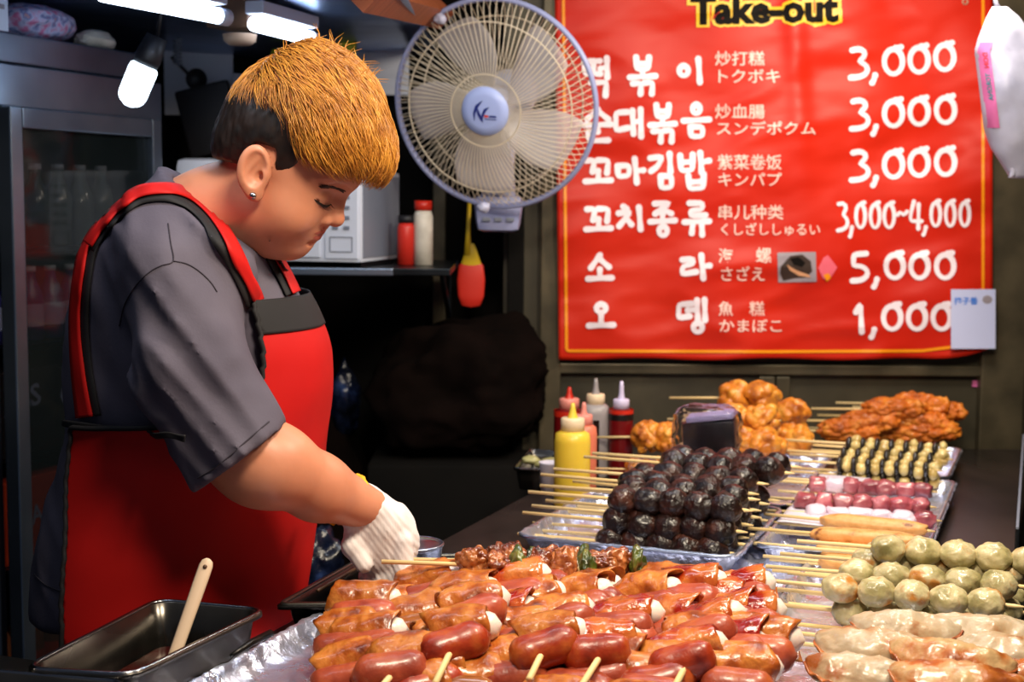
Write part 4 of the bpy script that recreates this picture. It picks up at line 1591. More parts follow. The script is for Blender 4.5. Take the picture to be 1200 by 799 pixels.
def trunk_sdf(P):
    t = torso_sdf(P) + 0.02
    t = smin(t, cap(P, W(225, 320, 2.03), W(245, 440, 2.07), .05, .045), .02)
    t = smin(t, cap(P, W(245, 440, 2.07), W(285, 540, 2.03), .045, .038), .02)
    t = smin(t, cap(P, W(285, 540, 2.03), W(325, 560, 1.99), .036, .026), .02)
    t = smin(t, cap(P, A0, A1, .05, .045), .02)
    t = smin(t, cap(P, NK0, W(240, 330, 1.86), .05, .06), .03)
    # far hand: palm, four bent fingers and a thumb
    h0 = np.array(W(330, 560, 1.99))
    t = smin(t, ell(P, h0 + np.array((.03, 0, -.018)), (.040, .034, .020)), .012)
    for k, (dy, ln) in enumerate(((-.027, .036), (-.009, .042), (.009, .040), (.026, .030))):
        b = h0 + np.array((.056, dy, -.022)); c = b + np.array((ln * .6, 0, -.014)); e = c + np.array((ln * .25, 0, -ln * .6))
        t = smin(t, smin(cap(P, b, c, .0095, .009), cap(P, c, e, .009, .0078), .004), .004)
    b = h0 + np.array((.02, -.030, -.02)); c = b + np.array((.025, -.014, -.012)); e = c + np.array((.022, .004, -.010))
    t = smin(t, smin(cap(P, b, c, .011, .010), cap(P, c, e, .010, .0085), .004), .006)
    return t


V3, Q3 = surface(trunk_sdf, (-0.62, 1.62, 0.90), (-0.12, 2.18, 1.42), 0.0075)
Vb = np.concatenate([V1, V2, V3]); Qb = np.concatenate([Q1, Q2 + len(V1), Q3 + len(V1) + len(V2)])
body = link('body', np_mesh('body', Vb - np.array(CO), Qb), 'skin', cook)
bvh_h = BVHTree.FromPolygons([tuple(p) for p in V1.tolist()], [tuple(q) for q in Q1.tolist()])


def on_head(x, y, z, lift=0.0005):
    """local head point pushed onto the skin"""
    p = hw(x, y, z)
    h = bvh_h.find_nearest(p)
    return h[0] + h[1] * lift - CO


def hstroke(name, pts, r, m, parent=None, lift=0.0):
    P = [on_head(*p, lift) for p in pts]
    Q_ = []
    for i in range(len(P) - 1):
        for k in range(4):
            Q_.append(P[i].lerp(P[i + 1], k / 4))
    Q_.append(P[-1])
    rr = r if not isinstance(r, list) else [float(np.interp(i / (len(Q_) - 1), np.linspace(0, 1, len(r)), r)) for i in range(len(Q_))]
    return G().tube(Q_, rr, 6).build(name, m, parent or body)


for s in (-1, 1):
    hstroke('eyelash', [(.096, s * .017, -.0085), (.095, s * .024, -.0112), (.093, s * .032, -.0120), (.089, s * .040, -.0100), (.083, s * .048, -.0065)], [.0005, .0014, .0019, .0017, .0005], 'lash', lift=0.0003)
    g = G()
    for k in range(12):
        t = k / 11
        a = on_head(np.interp(t, [0, .5, 1], [.096, .093, .084]), s * (.018 + .029 * t), np.interp(t, [0, .5, 1], [-.0085, -.0120, -.0075]), .0002)
        b = a + (HM @ Vector((.0065, s * .0015 * t, -.0035))) * HS
        g.tube([a, (a + b) / 2 + (HM @ Vector((0, 0, -.0006))), b], [.0004, .0003, .0001], 4)
    g.build('eyelash', 'lash', body)
    g = G()
    for k in range(90):
        t = k / 89
        zz = np.interp(t, [0, .6, 1], [.0105, .0155, .0105])
        a = on_head(np.interp(t, [0, 1], [.104, .088]), s * (.012 + .037 * t), zz + random.Random(k).uniform(-.0026, .0026), .0003)
        b = a + (HM @ Vector((-.002, s * .007, .0012))) * HS
        g.tube([a, b], [.0008, .0003], 4)
    g.build('eyebrow', 'brow_hair', body)
g = G()
for (zz, rz_, wv) in ((-.0448, .0032, .019), (-.0535, .0037, .016)):
    def lp(u, v, zz=zz, rz_=rz_, wv=wv):
        yy = (u - .5) * 2 * wv
        hh = rz_ * (1 - (2 * u - 1) ** 2) ** 0.6
        return on_head(.094 - 22 * yy * yy, yy, zz + (v - .5) * 2 * hh - (0.002 if zz > -.05 else -0.001) * abs(2 * u - 1), .0004)
    g.grid(lp, 16, 4)
g.build('lips', 'lip', body)
sp = on_head(.028, -.088, -.027, 0.002)
G().add(*[ICO[3][0] * 0.0042 * HS + np.array(sp), ICO[3][1].tolist()]).build('ear_stud', 'stud', body)

# ---- hair
def hair_zone(x, z):
    """lower limit of the hair on the side of the head"""
    xs = [-.09, -.06, -.015, -.004, .004, .030, .037, .046, .062, .085, .14]
    zs = [-.012, -.010, -.002, .006, .031, .034, -.004, .000, .018, .030, .034]
    return np.interp(x, xs, zs)


def gold_zone(x):
    return np.interp(x, [-.09, -.052, -.03, -.008, .012, .0245, .040, .057, .07, .15], [.056, .058, .066, .070, .070, .066, .050, .026, .026, .032])


HC = np.array((.040, 0, .065))
HRY = .084
_PH = np.radians([-180, -163, -145, -110, -60, -30, -19, -9, 3, 31, 50, 77, 105, 137, 163, 180])
_PR = np.array([.097, .104, .110, .09, .085, .094, .097, .0985, .0955, .0815, .082, .0855, .095, .092, .093, .097])


def hrad(x, z):
    return np.interp(np.arctan2(z, x), _PH, _PR)


def hnorm(x, y, z):
    x, y, z = x - HC[0], y, z - HC[2]
    R_ = hrad(x, z)
    return np.sqrt((x * x + z * z) / R_ ** 2 + (y / HRY) ** 2)


def under_sdf(P):
    L = hl(P)
    x, y, z = L
    d = ell(L, (.022, 0, .052), (.0925, .0800, .0845))
    d = smin(d, ell(L, (-.030, 0, .010), (.034, .052, .030)), .03)
    d = smax(d, hair_zone(x, z) - z, .004)
    d = smax(d, x - .060 - 0 * z, .01)
    d = d + 0.0012 * vnoise(x * 300, y * 300, z * 90, 5)
    return d * HS


Vh, Qh = surface(under_sdf, (HO.x - .14, 1.68, HO.z - .06), (HO.x + .15, 1.96, HO.z + .17), 0.0026)
hair1 = link('hair', np_mesh('hair', Vh - np.array(CO), Qh), 'hair_dark', cook)


def cap_sdf(P):
    L = hl(P)
    x, y, z = L
    d = (hnorm(x, y, z) - 1) * .083 + .001
    d = smax(d, (gold_zone(x) + .008) - z, .006)
    n = vnoise(x * 40, y * 150, z * 60, 9)
    d = d + .0025 * n
    return d * HS


Vh, Qh = surface(cap_sdf, (HO.x - .14, 1.68, HO.z - .06), (HO.x + .18, 1.96, HO.z + .19), 0.0026)
hair2 = link('hair', np_mesh('hair', Vh - np.array(CO), Qh), 'hair_base', cook)
rnd = random.Random(7)
CR = Vector((-.030, .004, .145))        # crown whorl


def surf_at(v, off):
    k = 1.0 / max(float(hnorm(v.x, v.y, v.z)), 1e-5)
    R_ = float(hrad(v.x - HC[0], v.z - HC[2]))
    d_ = Vector(((v.x - HC[0]) / R_, v.y / HRY, (v.z - HC[2]) / R_))
    q = Vector((HC[0] + (v.x - HC[0]) * k, HC[1] + (v.y - HC[1]) * k, HC[2] + (v.z - HC[2]) * k))
    n = Vector((d_.x / R_, d_.y / HRY, d_.z / R_)).normalized()
    return q + n * off, n


def strands(g, count, zone, length, w, off0, lift, seed, steps=7, dark=False):
    rr = random.Random(seed)
    made = 0
    while made < count:
        th = rr.uniform(0, 2 * math.pi); cz = rr.uniform(-0.45, 1)
        s_ = math.sqrt(1 - cz * cz)
        v = Vector((HC[0] + .1 * s_ * math.cos(th), .084 * s_ * math.sin(th), HC[2] + .09 * cz)); v, _n = surf_at(v, 0)
        if not zone(v):
            continue
        clump = vnoise(np.float32(v.x * 55), np.float32(v.y * 55), np.float32(v.z * 55), 3)
        off = off0 + rr.uniform(-.002, .003) + 0.003 * float(clump)
        p, n = surf_at(v, off - .004)
        L_ = length * rr.uniform(.65, 1.2)
        pts = []
        lim = rr.uniform(-.006, .010)
        jit = Vector((rr.gauss(0, .20), rr.gauss(0, .30), rr.gauss(0, .2)))
        bend = float(vnoise(np.float32(v.x * 30), np.float32(v.y * 30), np.float32(v.z * 30), 13)) * 0.7
        for k in range(steps):
            t = k / (steps - 1)
            pts.append(hw(*p) - CO)
            flow = (v - CR)
            if flow.length < 1e-4:
                flow = Vector((1, 0, 0))
            flow = flow.normalized()
            front = 1.0 if v.x > CR.x else 0.2
            dirv = flow * 0.75 + Vector((0.65 * front, 0, 0)) + Vector((0, 0, -0.55 if v.z < .10 else -.1)) + jit
            dirv = dirv + Vector((bend * .5, 0, 0))
            dirv = (dirv - n * dirv.dot(n))
            dirv.normalize()
            v = v + dirv * (L_ / steps)
            if not dark and v.z < float(gold_zone(v.x)) + lim:
                break
            sgn = lift * math.sin(math.pi * min(t * 1.1, 1)) * 0.9 + lift * .4 * t
            p, n = surf_at(v, off + sgn)
        ww = w * rr.uniform(.6, 1.3)
        if len(pts) < 3:
            continue
        g.tube(pts, [ww * (1 - (k / (len(pts) - 1)) ** 2 * .85) for k in range(len(pts))], 3, cap=False)
        made += 1


gz = lambda v: v.z > float(gold_zone(v.x)) + .020
g = G(); strands(g, 5200, gz, .060, .00068, .003, .0045, 11); g.build('hair', 'hair_gold', cook)
g = G(); strands(g, 3000, gz, .056, .0007, .001, .0035, 12); g.build('hair', 'hair_amber', cook)
fz = lambda v: v.x > .045 and v.z > .045 and v.z < .125
g = G(); strands(g, 2200, fz, .060, .00068, .002, .003, 15); g.build('hair', 'hair_gold', cook)
dz_ = lambda v: v.z < float(gold_zone(v.x)) + .025 and v.z > float(hair_zone(v.x, v.z)) + .016 and v.x < .055
g = G(); strands(g, 2600, dz_, .022, .0006, -.0125, .001, 19, 5, True); g.build('hair', 'hair_dark', cook)
# loose tufts on the crown
g = G()
rr = random.Random(3)
for k in range(90):
    b = Vector((rr.uniform(-.03, .085), rr.uniform(-.05, .05), .0))
    v, _n = surf_at(Vector((b.x, b.y, .14)), 0)
    l_ = rr.uniform(.010, .026)
    dx, dy = rr.uniform(-.012, .022), rr.uniform(-.01, .01)
    g.tube([hw(*v) - CO, hw(v.x + dx * .4, v.y + dy * .4, v.z + l_ * .65) - CO, hw(v.x + dx * 1.2, v.y + dy, v.z + l_) - CO], [.0008, .0006, .0002], 3, cap=False)
g.build('hair', 'hair_gold', cook)

# ---- right glove, closed round what it holds
def glove_sdf(P):
    d = smin(cap(P, W(418, 590, 1.765), W(448, 612, 1.775), .031, .033), ell(P, W(448, 630, 1.775), (.046, .030, .040)), .015)
    d = smin(d, ell(P, W(455, 650, 1.775), (.036, .028, .034)), .015)
    # fingers: from the knuckles down and curling back under the palm
    for (x0, y0, d0, x1, y1, d1, x2, y2, d2, r) in (
            (474, 636, 1.752, 474, 668, 1.742, 464, 686, 1.748, .0108),
            (470, 640, 1.770, 468, 674, 1.758, 448, 682, 1.756, .0115),
            (464, 645, 1.790, 456, 676, 1.776, 436, 680, 1.770, .0112),
            (456, 650, 1.806, 444, 676, 1.792, 428, 674, 1.784, .0100)):
        d = smin(d, smin(cap(P, W(x0, y0, d0), W(x1, y1, d1), r * 1.1, r), cap(P, W(x1, y1, d1), W(x2, y2, d2), r, r * .85), .006), .007)
    d = smin(d, smin(cap(P, W(418, 618, 1.755), W(412, 640, 1.745), .014, .0125), cap(P, W(412, 640, 1.745), W(426, 662, 1.740), .0125, .0105), .006), .010)
    L = P[0] * .6 - P[2] * .8
    d = d + .0010 * np.sin((P[0] * .8 + P[2] * .6) * 900) * .5 + .0016 * vnoise(P[0] * 60, P[1] * 60, P[2] * 60, 3)
    # opening: cut square to the wrist and hollow it over the forearm
    n = (.80, 0, -.60)
    c = W(409, 587, 1.755)
    d = smax(d, -planed(P, c, n), .002)
    notch = ell(P, W(428, 590, 1.722), (.022, .03, .020))
    d = smax(d, -notch, .002)
    return d


V4, Q4 = surface(glove_sdf, (-0.23, 1.68, 1.00 - .04), (-0.10, 1.85, 1.14), 0.0021)
glove = link('glove', np_mesh('glove', V4 - np.array(CO), Q4), 'glove', cook)
# the yellow elastic edge: two short arcs either side of the notch
ax = (Vector(E3) - Vector(E2)).normalized()
c0 = Vector(W(409, 587, 1.755))
s1 = ax.cross(Vector((0, 0, 1))).normalized(); s2 = ax.cross(s1)


def cuff(a0, a1):
    P = []
    for k in range(18):
        a = a0 + (a1 - a0) * k / 17
        P.append(c0 + (s1 * math.cos(a) + s2 * math.sin(a)) * (.033 + .0006 * math.sin(k * 2.1)) + ax * (.003 * math.sin(a * 2) + .001 * math.cos(k * 1.9)) - CO)
    return P


G().tube(cuff(-2.2, 0.15), .0042, 8, flat=.75).build('elastic_cuff', 'glove_elastic', glove)
G().tube(cuff(1.9, 3.7), .0050, 8, flat=.75).build('elastic_cuff', 'glove_elastic', glove)

# ---- trousers and shoes down to the floor
for k, (yy) in enumerate((1.82, 1.96)):
    hx = _cx[0]
    P = [Vector((hx, yy, .97)), Vector((hx + .01, yy, .75)), Vector((hx + .015, yy, .50)), Vector((hx + .005, yy, .28)), Vector((hx, yy, .10)), Vector((hx, yy, .06))]
    G().tube([p - CO for p in P], [.085, .085, .078, .068, .06, .062], 20).build('trouser_leg', 'trouser', cook)
    g = G()
    sh_ = [(-.09, .034, .035), (-.05, .042, .045), (.0, .043, .05), (.06, .046, .036), (.12, .045, .028), (.16, .035, .022), (.175, .012, .012)]
    vs = []
    for (sx, hw_, hh) in sh_:
        for j in range(12):
            a = 2 * math.pi * j / 12
            vs.append((hx + sx - CO.x, yy + hw_ * math.cos(a) - CO.y, max(0.0, hh + hh * math.sin(a))))
    fs = []
    for i in range(len(sh_) - 1):
        for j in range(12):
            a, b = i * 12 + j, i * 12 + (j + 1) % 12
            fs.append((a, b, b + 12, a + 12))
    fs += [tuple(range(11, -1, -1)), tuple((len(sh_) - 1) * 12 + j for j in range(12))]
    g.add(vs, fs); g.build('shoe', 'shoe', cook)
# ================================================================== FOOD MATERIALS
mat('bamboo', [(0.3, (228, 194, 128)), (0.7, (244, 216, 160))], rough=0.55, scale=30, stretch=(0.15, 1, 1), vary=0.06)
mat('bamboo_brown', [(0.3, (176, 120, 60)), (0.7, (206, 152, 88))], rough=0.55, scale=30, stretch=(0.15, 1, 1))
mat('foil', [(0.3, (196, 204, 234)), (0.7, (226, 230, 248))], rough=0.30, metal=0.85, scale=30, bump=0.9, bscale=45, bdist=0.006, bdetail=5.0, rrange=0.1)
mat('foil_smooth', (206, 212, 236), rough=0.36, metal=0.7, bump=0.25, bscale=25, bdist=0.004)
mat('tray_metal', (178, 186, 206), rough=0.3, metal=1.0)
mat('white_foam', (214, 208, 222), rough=0.6)
mat('steel_pan', [(0.3, (66, 64, 62)), (0.7, (112, 106, 98))], rough=0.24, metal=0.95, scale=8, rrange=0.08)
mat('pan_rim', (150, 150, 156), rough=0.2, metal=1.0)
mat('grill_black', [(0.3, (16, 15, 15)), (0.7, (36, 32, 30))], rough=0.28, metal=0.5, scale=12)
mat('grill_lip', (84, 82, 78), rough=0.3, metal=0.9)
mat('red_sauce', [(0.3, (36, 5, 3)), (0.7, (78, 12, 6))], rough=0.12, scale=14, coat=0.8, bump=0.3, bscale=24)
mat('blood_sausage', [(0.3, (12, 6, 5)), (0.52, (30, 14, 11)), (0.78, (84, 44, 30))], rough=0.34, scale=34, detail=6, coat=0.25, bump=1.0, bscale=150, bdist=0.003, vary=0.2)
mat('sausage_red', [(0.28, (104, 24, 10)), (0.5, (156, 50, 20)), (0.8, (196, 104, 42))], rough=0.36, scale=42, detail=6, coat=0.22, bump=0.55, bscale=110, sss=0.06, vary=0.12)
mat('sausage_pink', [(0.28, (122, 38, 24)), (0.55, (166, 74, 48)), (0.8, (186, 98, 42))], rough=0.36, scale=42, detail=6, coat=0.22, bump=0.55, bscale=110, sss=0.06, vary=0.12)
mat('sausage_brown', [(0.28, (128, 70, 30)), (0.6, (164, 98, 50)), (0.8, (186, 120, 66))], rough=0.22, scale=22, coat=0.7, bump=0.25, bscale=90, vary=0.1)
mat('wrap_gold', [(0.28, (96, 36, 8)), (0.43, (160, 78, 22)), (0.6, (200, 124, 54)), (0.78, (140, 50, 12))], rough=0.3, scale=44, detail=6, coat=0.4, bump=0.7, bscale=110, bdist=0.003, sss=0.06, vary=0.12)
mat('wrap_sauced', [(0.30, (206, 136, 74)), (0.46, (190, 98, 40)), (0.56, (150, 30, 8)), (0.75, (112, 12, 4))], rough=0.14, scale=26, detail=5, coat=1.0, bump=0.8, bscale=110, bdist=0.004, vary=0.1)
mat('rice_cake', (236, 218, 206), rough=0.3, sss=0.25, sssr=(0.01, 0.006, 0.004), coat=0.3)
mat('chicken_meat', [(0.28, (58, 22, 12)), (0.44, (124, 58, 26)), (0.60, (186, 112, 60)), (0.78, (100, 42, 20))], rough=0.22, scale=44, detail=6, coat=0.7, bump=0.9, bscale=130, bdist=0.003, vary=0.15)
mat('leek', [(0.3, (24, 34, 10)), (0.55, (74, 84, 24)), (0.8, (150, 146, 70))], rough=0.3, scale=30, coat=0.5, bump=0.5, bscale=60)
mat('green_dumpling', [(0.28, (112, 104, 62)), (0.42, (166, 154, 106)), (0.58, (200, 186, 144)), (0.68, (186, 124, 54)), (0.8, (150, 84, 26))], rough=0.34, scale=30, detail=5, coat=0.35, bump=0.7, bscale=90, bdist=0.003, sss=0.1, vary=0.1)
mat('gyoza_skin', [(0.34, (150, 82, 34)), (0.43, (178, 148, 112)), (0.6, (188, 170, 144)), (0.75, (168, 146, 114))], rough=0.38, scale=22, detail=5, coat=0.3, bump=0.5, bscale=60, bdist=0.004, sss=0.15)
mat('gyoza_browned', [(0.34, (116, 48, 14)), (0.48, (172, 96, 38)), (0.58, (196, 160, 112))], rough=0.34, scale=18, detail=6, coat=0.4, bump=0.6, bscale=70, bdist=0.004)
mat('gyoza_edge', [(0.35, (136, 58, 18)), (0.6, (182, 104, 46))], rough=0.4, scale=30, coat=0.3)
mat('fish_cake', [(0.25, (110, 60, 26)), (0.38, (214, 150, 84)), (0.6, (230, 172, 108)), (0.8, (212, 138, 70))], rough=0.42, scale=60, detail=4, bump=0.5, bscale=120, vary=0.08)
mat('squid_pink', [(0.3, (120, 44, 58)), (0.5, (178, 88, 98)), (0.7, (216, 150, 156))], rough=0.28, scale=36, detail=4, coat=0.6, bump=0.5, bscale=70, vary=0.25)
mat('squid_white', (226, 206, 222), rough=0.3, coat=0.5, bump=0.5, bscale=70)
mat('mushroom_cream', [(0.3, (176, 140, 66)), (0.6, (216, 192, 126)), (0.8, (232, 216, 170))], rough=0.35, scale=40, coat=0.4, vary=0.15)
mat('seaweed_dark', [(0.3, (18, 15, 16)), (0.7, (44, 38, 36))], rough=0.3, scale=40, coat=0.5, bump=0.6, bscale=70)
mat('fried_orange', [(0.28, (150, 66, 12)), (0.5, (208, 108, 26)), (0.72, (232, 148, 50))], rough=0.5, scale=34, detail=6, coat=0.2, bump=1.0, bscale=150, bdist=0.004, vary=0.12)
mat('fried_yellow', [(0.28, (140, 66, 14)), (0.48, (204, 122, 34)), (0.72, (234, 172, 70))], rough=0.4, scale=30, detail=6, coat=0.25, bump=0.7, bscale=120, bdist=0.003, vary=0.12)
mat('pickle', [(0.3, (150, 146, 90)), (0.7, (196, 192, 142))], rough=0.4, scale=30, bump=0.5)
ORD = ['first', 'second', 'third', 'fourth', 'fifth', 'sixth', 'seventh', 'eighth', 'ninth', 'tenth']


# ================================================================== TRAYS
def quad_ring(C, ins, r, n=6):
    """rounded outline of quad C (ccw list of 2D), moved inward by ins"""
    m = len(C)
    L = []
    for i in range(m):
        a, b = Vector(C[i]), Vector(C[(i + 1) % m])
        t = (b - a).normalized()
        nn = Vector((-t.y, t.x))
        L.append((a + nn * ins, t))
    P = []
    for i in range(m):
        (p, t), (q, s) = L[i - 1], L[i]
        den = t.x * s.y - t.y * s.x
        k = ((q.x - p.x) * s.y - (q.y - p.y) * s.x) / den
        P.append(p + t * k)
    out = []
    for i in range(m):
        c = P[i]; a = (P[i - 1] - c); b = (P[(i + 1) % m] - c)
        rr = min(r, a.length * .45, b.length * .45)
        A, B = c + a.normalized() * rr, c + b.normalized() * rr
        for k in range(n + 1):
            t = k / n
            out.append(A * (1 - t) ** 2 + c * 2 * t * (1 - t) + B * t * t)
    return out


def densify(ring, step):
    out = []
    m = len(ring)
    for i in range(m):
        a, b = ring[i], ring[(i + 1) % m]
        k = max(1, int((b - a).length / step))
        for j in range(k):
            out.append(a.lerp(b, j / k))
    return out


def tray(name, label, cat, C, zb, h, m, rim=0.008, wall=0.012, th=0.0015, crumple=0.0, rimmat=None, r=0.025, floor_grid=10, seed=1, floor_crumple=None, n=6):
    """open tray on quad C (stall or world xy, ccw), bottom zb, height h"""
    cx = sum(c[0] for c in C) / len(C); cy = sum(c[1] for c in C) / len(C)
    t = thing(name, label, cat, (cx, cy, zb))
    C = [(c[0] - cx, c[1] - cy) for c in C]
    step = 0.008 if crumple else 0.03
    base = densify(quad_ring(C, 0.0, r, n), step)
    # rings: same count, built by mapping every base point inward along to the shrunk outline
    def ring(ins, z):
        R = quad_ring(C, ins, max(r - ins * 0.5, r * .4), n)
        full = quad_ring(C, 0.0, r, n)
        out = []
        mm = len(full)
        for i in range(mm):
            a, b = full[i], full[(i + 1) % mm]
            k = max(1, int((b - a).length / step))
            for j in range(k):
                q = R[i].lerp(R[(i + 1) % mm], j / k)
                out.append((q.x, q.y, z))
        return out
    prof = [(-rim, h - .004), (-rim, h), (-rim * .5, h + .001), (0.0, h), (wall * .35, h * .6), (wall, 0.004), (wall + .006, 0.002)]
    k = floor_grid
    big = min((Vector(C[0]) - Vector(C[1])).length, (Vector(C[1]) - Vector(C[2])).length) / 2
    for j in range(1, k):
        prof.append((wall + .006 + (big - wall - .01) * j / k, 0.002))
    g = G()
    for ins, z in prof:
        g.v += ring(ins, z)
    nn = len(base)
    for i in range(len(prof) - 1):
        for j in range(nn):
            a, b = i * nn + j, i * nn + (j + 1) % nn
            g.f.append((a, b, b + nn, a + nn))
    g.f.append(tuple((len(prof) - 1) * nn + j for j in range(nn)))
    if crumple:
        def dz(V):
            s = seed * 5.3
            n1 = fbm(V[:, 0] * 55 + s, V[:, 1] * 55, V[:, 2] * 55, seed, 3)
            n2 = fbm(V[:, 0] * 55, V[:, 1] * 55 + s, V[:, 2] * 55, seed + 3, 3)
            n1 = 1 - 2 * np.abs(n1); n2 = 1 - 2 * np.abs(n2)
            V = V.copy()
            w_ = np.where(V[:, 2] > 0.006, 1.0, 0.5)
            V[:, 0] += n1 * crumple * w_; V[:, 1] += n2 * crumple * w_
            V[:, 2] += np.where(V[:, 2] > 0.006, n2 * crumple * .6, np.abs(n1) * crumple * .8)
            V[:, 2] = np.maximum(V[:, 2], 0.0008)
            return V
        g.disp(dz)
    g.build('tray_body', m, t, smooth=(not crumple) or 'auto', solid=th)
    if rimmat:
        R = ring(-rim * .6, h + .0005)
        G().tube([Vector(p) for p in R] + [Vector(R[0])], rim * .42, 6, cap=False).build('rim', rimmat, t)
    return t


def SQ(u0, u1, v0, v1):
    return [tuple(stall(u, v).xy) for u, v in ((u0, v0), (u1, v0), (u1, v1), (u0, v1))]


tray('foil_tray', 'foil tray under the heap of black blood sausage skewers', 'tray', SQ(-.050, .272, .158, .50), CT + .002, .036, 'foil', .006, .014, .001, .0034, 'tray_metal', .03, seed=2)
tray('foil_tray', 'foil lined tray under the glossy sausage and rice cake skewers in front', 'tray', SQ(-.145, .345, -.66, -.27), CT + .001, .024, 'foil', .006, .018, .001, .0040, None, .02, seed=4)
tray('foil_tray', 'foil tray edge between the glossy sausages and the dumplings', 'tray', SQ(-.06, .33, -.245, .03), CT + .001, .020, 'foil', .005, .012, .001, .003, None, .02, seed=9)
tray('foil_tray', 'long foil tray under the green dumpling balls and half-moon dumplings', 'tray', SQ(.365, .63, -.60, .24), CT + .001, .02, 'foil', .005, .012, .001, .003, None, .02, seed=12)
tray('foil_tray', 'foil tray with a bright rim beside the squid skewers', 'tray', SQ(.285, .515, .27, .88), CT + .001, .030, 'foil', .006, .012, .001, .0025, 'tray_metal', .02, seed=6)
tray('foil_tray', 'foil tray under the orange fried chicken by the back wall', 'tray', SQ(.30, .50, .91, 1.24), CT + .001, .032, 'foil', .006, .012, .001, .002, 'tray_metal', .02, seed=7)
tray('foil_tray', 'foil tray under the yellow crunchy fried skewers', 'tray', SQ(.02, .27, .56, 1.08), CT + .001, .032, 'foil', .006, .012, .001, .002, None, .02, seed=8)
tray('steel_tray', 'narrow steel tray at the bottom between sausages and half-moon dumplings', 'tray', SQ(.349, .362, -.66, -.30), CT + .001, .03, 'foil_smooth', .001, .002, .001, 0, None, .004)
# crumpled sheet beneath the blood sausage tray
c = stall(.30, .20)
fs_ = thing('foil_sheet', 'crumpled foil sheet spilling out right of the blood sausage tray', 'foil', (c.x, c.y, CT), (0, 0, YAW))


def sheet(u, v):
    x, y = (u - .5) * .10, (v - .5) * .50
    z = .004 + .014 * abs(float(fbm(x * 30, y * 30, 0, 3, 3))) + .026 * max(0, -x / .05) ** 2 * .5
    return (x, y, z)


G().grid(sheet, 22, 70).build('sheet', 'foil', fs_, smooth='auto', solid=.0008)
c = stall(.10, .095)
fs_ = thing('paper_liner', 'pale liner lying in front of the blood sausage tray', 'paper', (c.x, c.y, CT + .001), (0, 0, YAW))
G().grid(lambda u, v: ((u - .5) * .34, (v - .5) * .10, .003 + .005 * abs(float(fbm(u * 6, v * 3, 0, 8, 3)))), 40, 14).build('sheet', 'foil_smooth', fs_, solid=.0008)
c = stall(.33, .62)
fs_ = thing('paper_liner', 'white paper under the thin skewer handles left of the squid', 'paper', (c.x, c.y, CT + .036), (0, 0, YAW))
G().grid(lambda u, v: ((u - .5) * .09, (v - .5) * .42, .001 + .003 * abs(float(fbm(u * 3, v * 8, 0, 9, 3)))), 14, 40).build('sheet', 'white_foam', fs_, solid=.0008)

# ================================================================== PANS ON THE LEFT
PZ = .985


def pxq(pts, z):
    return [tuple(onz(a, b, z).xy) for a, b in pts]


pan1 = tray('sauce_pan', 'deep steel pan with dark red sauce at the lower left', 'pan', pxq([(36, 783), (152, 790), (305, 716), (186, 705)], PZ), CT - .033, PZ - CT + .033, 'steel_pan', .007, .014, .0015, 0, 'pan_rim', .022, floor_grid=3)
o = G()
o.v = [(p.x, p.y, 0) for p in quad_ring([tuple(Vector(q)) for q in pxq([(36, 783), (152, 790), (305, 716), (186, 705)], PZ)], .011, .02)]
o.f = [tuple(range(len(o.v)))]
so = o.build('red_sauce', 'red_sauce', smooth=False); so.location = (0, 0, CT + .020); tag(so, 'dark red sauce filling the bottom of the steel pan', 'sauce', kind='stuff')
a_, b_ = Vector(pxq([(0, 0)], PZ)[0]) if False else None, None
tray('sauce_pan', 'second steel pan cut off by the lower left corner', 'pan', [tuple(p) for p in (onz(36, 783, PZ).xy + Vector((-.10, -.16)), onz(36, 783, PZ).xy + Vector((.07, -.19)), onz(152, 792, PZ).xy + Vector((-.004, -.010)), onz(-70, 778, PZ).xy)], CT - .033, PZ - CT + .028, 'steel_pan', .007, .014, .0015, 0, 'pan_rim', .02, floor_grid=3)
# white spatula standing in the sauce
a, b = ond(203, 772, 1.50), ond(244, 655, 1.56)
a = a + (a - b) * .35
sp_ = thing('spatula', 'off-white plastic spatula standing in the red sauce pan', 'spatula', a)
ax = (b - a); L = ax.length; u = ax.normalized()
sd = u.cross(Vector((0, 1, 0))).normalized()
g = G()
prof = [(0, .0075), (.3, .0070), (.6, .0075), (.85, .0080), (.95, .0078), (.985, .0062), (1.0, .0030)]
vs = []
for (k, w_) in prof:
    c = u * (L * k)
    for q in range(10):
        a2 = 2 * math.pi * q / 10
        vs.append(c + sd * (w_ * math.cos(a2)) + u.cross(sd) * (.0035 * math.sin(a2)))
fs = []
for i in range(len(prof) - 1):
    for j in range(10):
        p0, p1 = i * 10 + j, i * 10 + (j + 1) % 10
        fs.append((p0, p1, p1 + 10, p0 + 10))
fs += [tuple(range(9, -1, -1)), tuple((len(prof) - 1) * 10 + j for j in range(10))]
mat('spatula_white', (214, 186, 158), rough=0.4)
g.add(vs, fs); g.build('handle', 'spatula_white', sp_)
hole = u * (L * .935) - u.cross(sd) * .0035
if (hole + a - CAMP).length > (u * (L * .935) + u.cross(sd) * .0035 + a - CAMP).length:
    hole = u * (L * .935) + u.cross(sd) * .0035
G().add(*[(ICO[2][0] * np.array([1, 1, 1]) * .0026 + np.array(hole)), ICO[2][1].tolist()]).build('hang_hole', 'fixture_brown', sp_)
G().box(.028, .004, .05, TR((0, 0, 0))).build('blade', 'spatula_white', sp_)

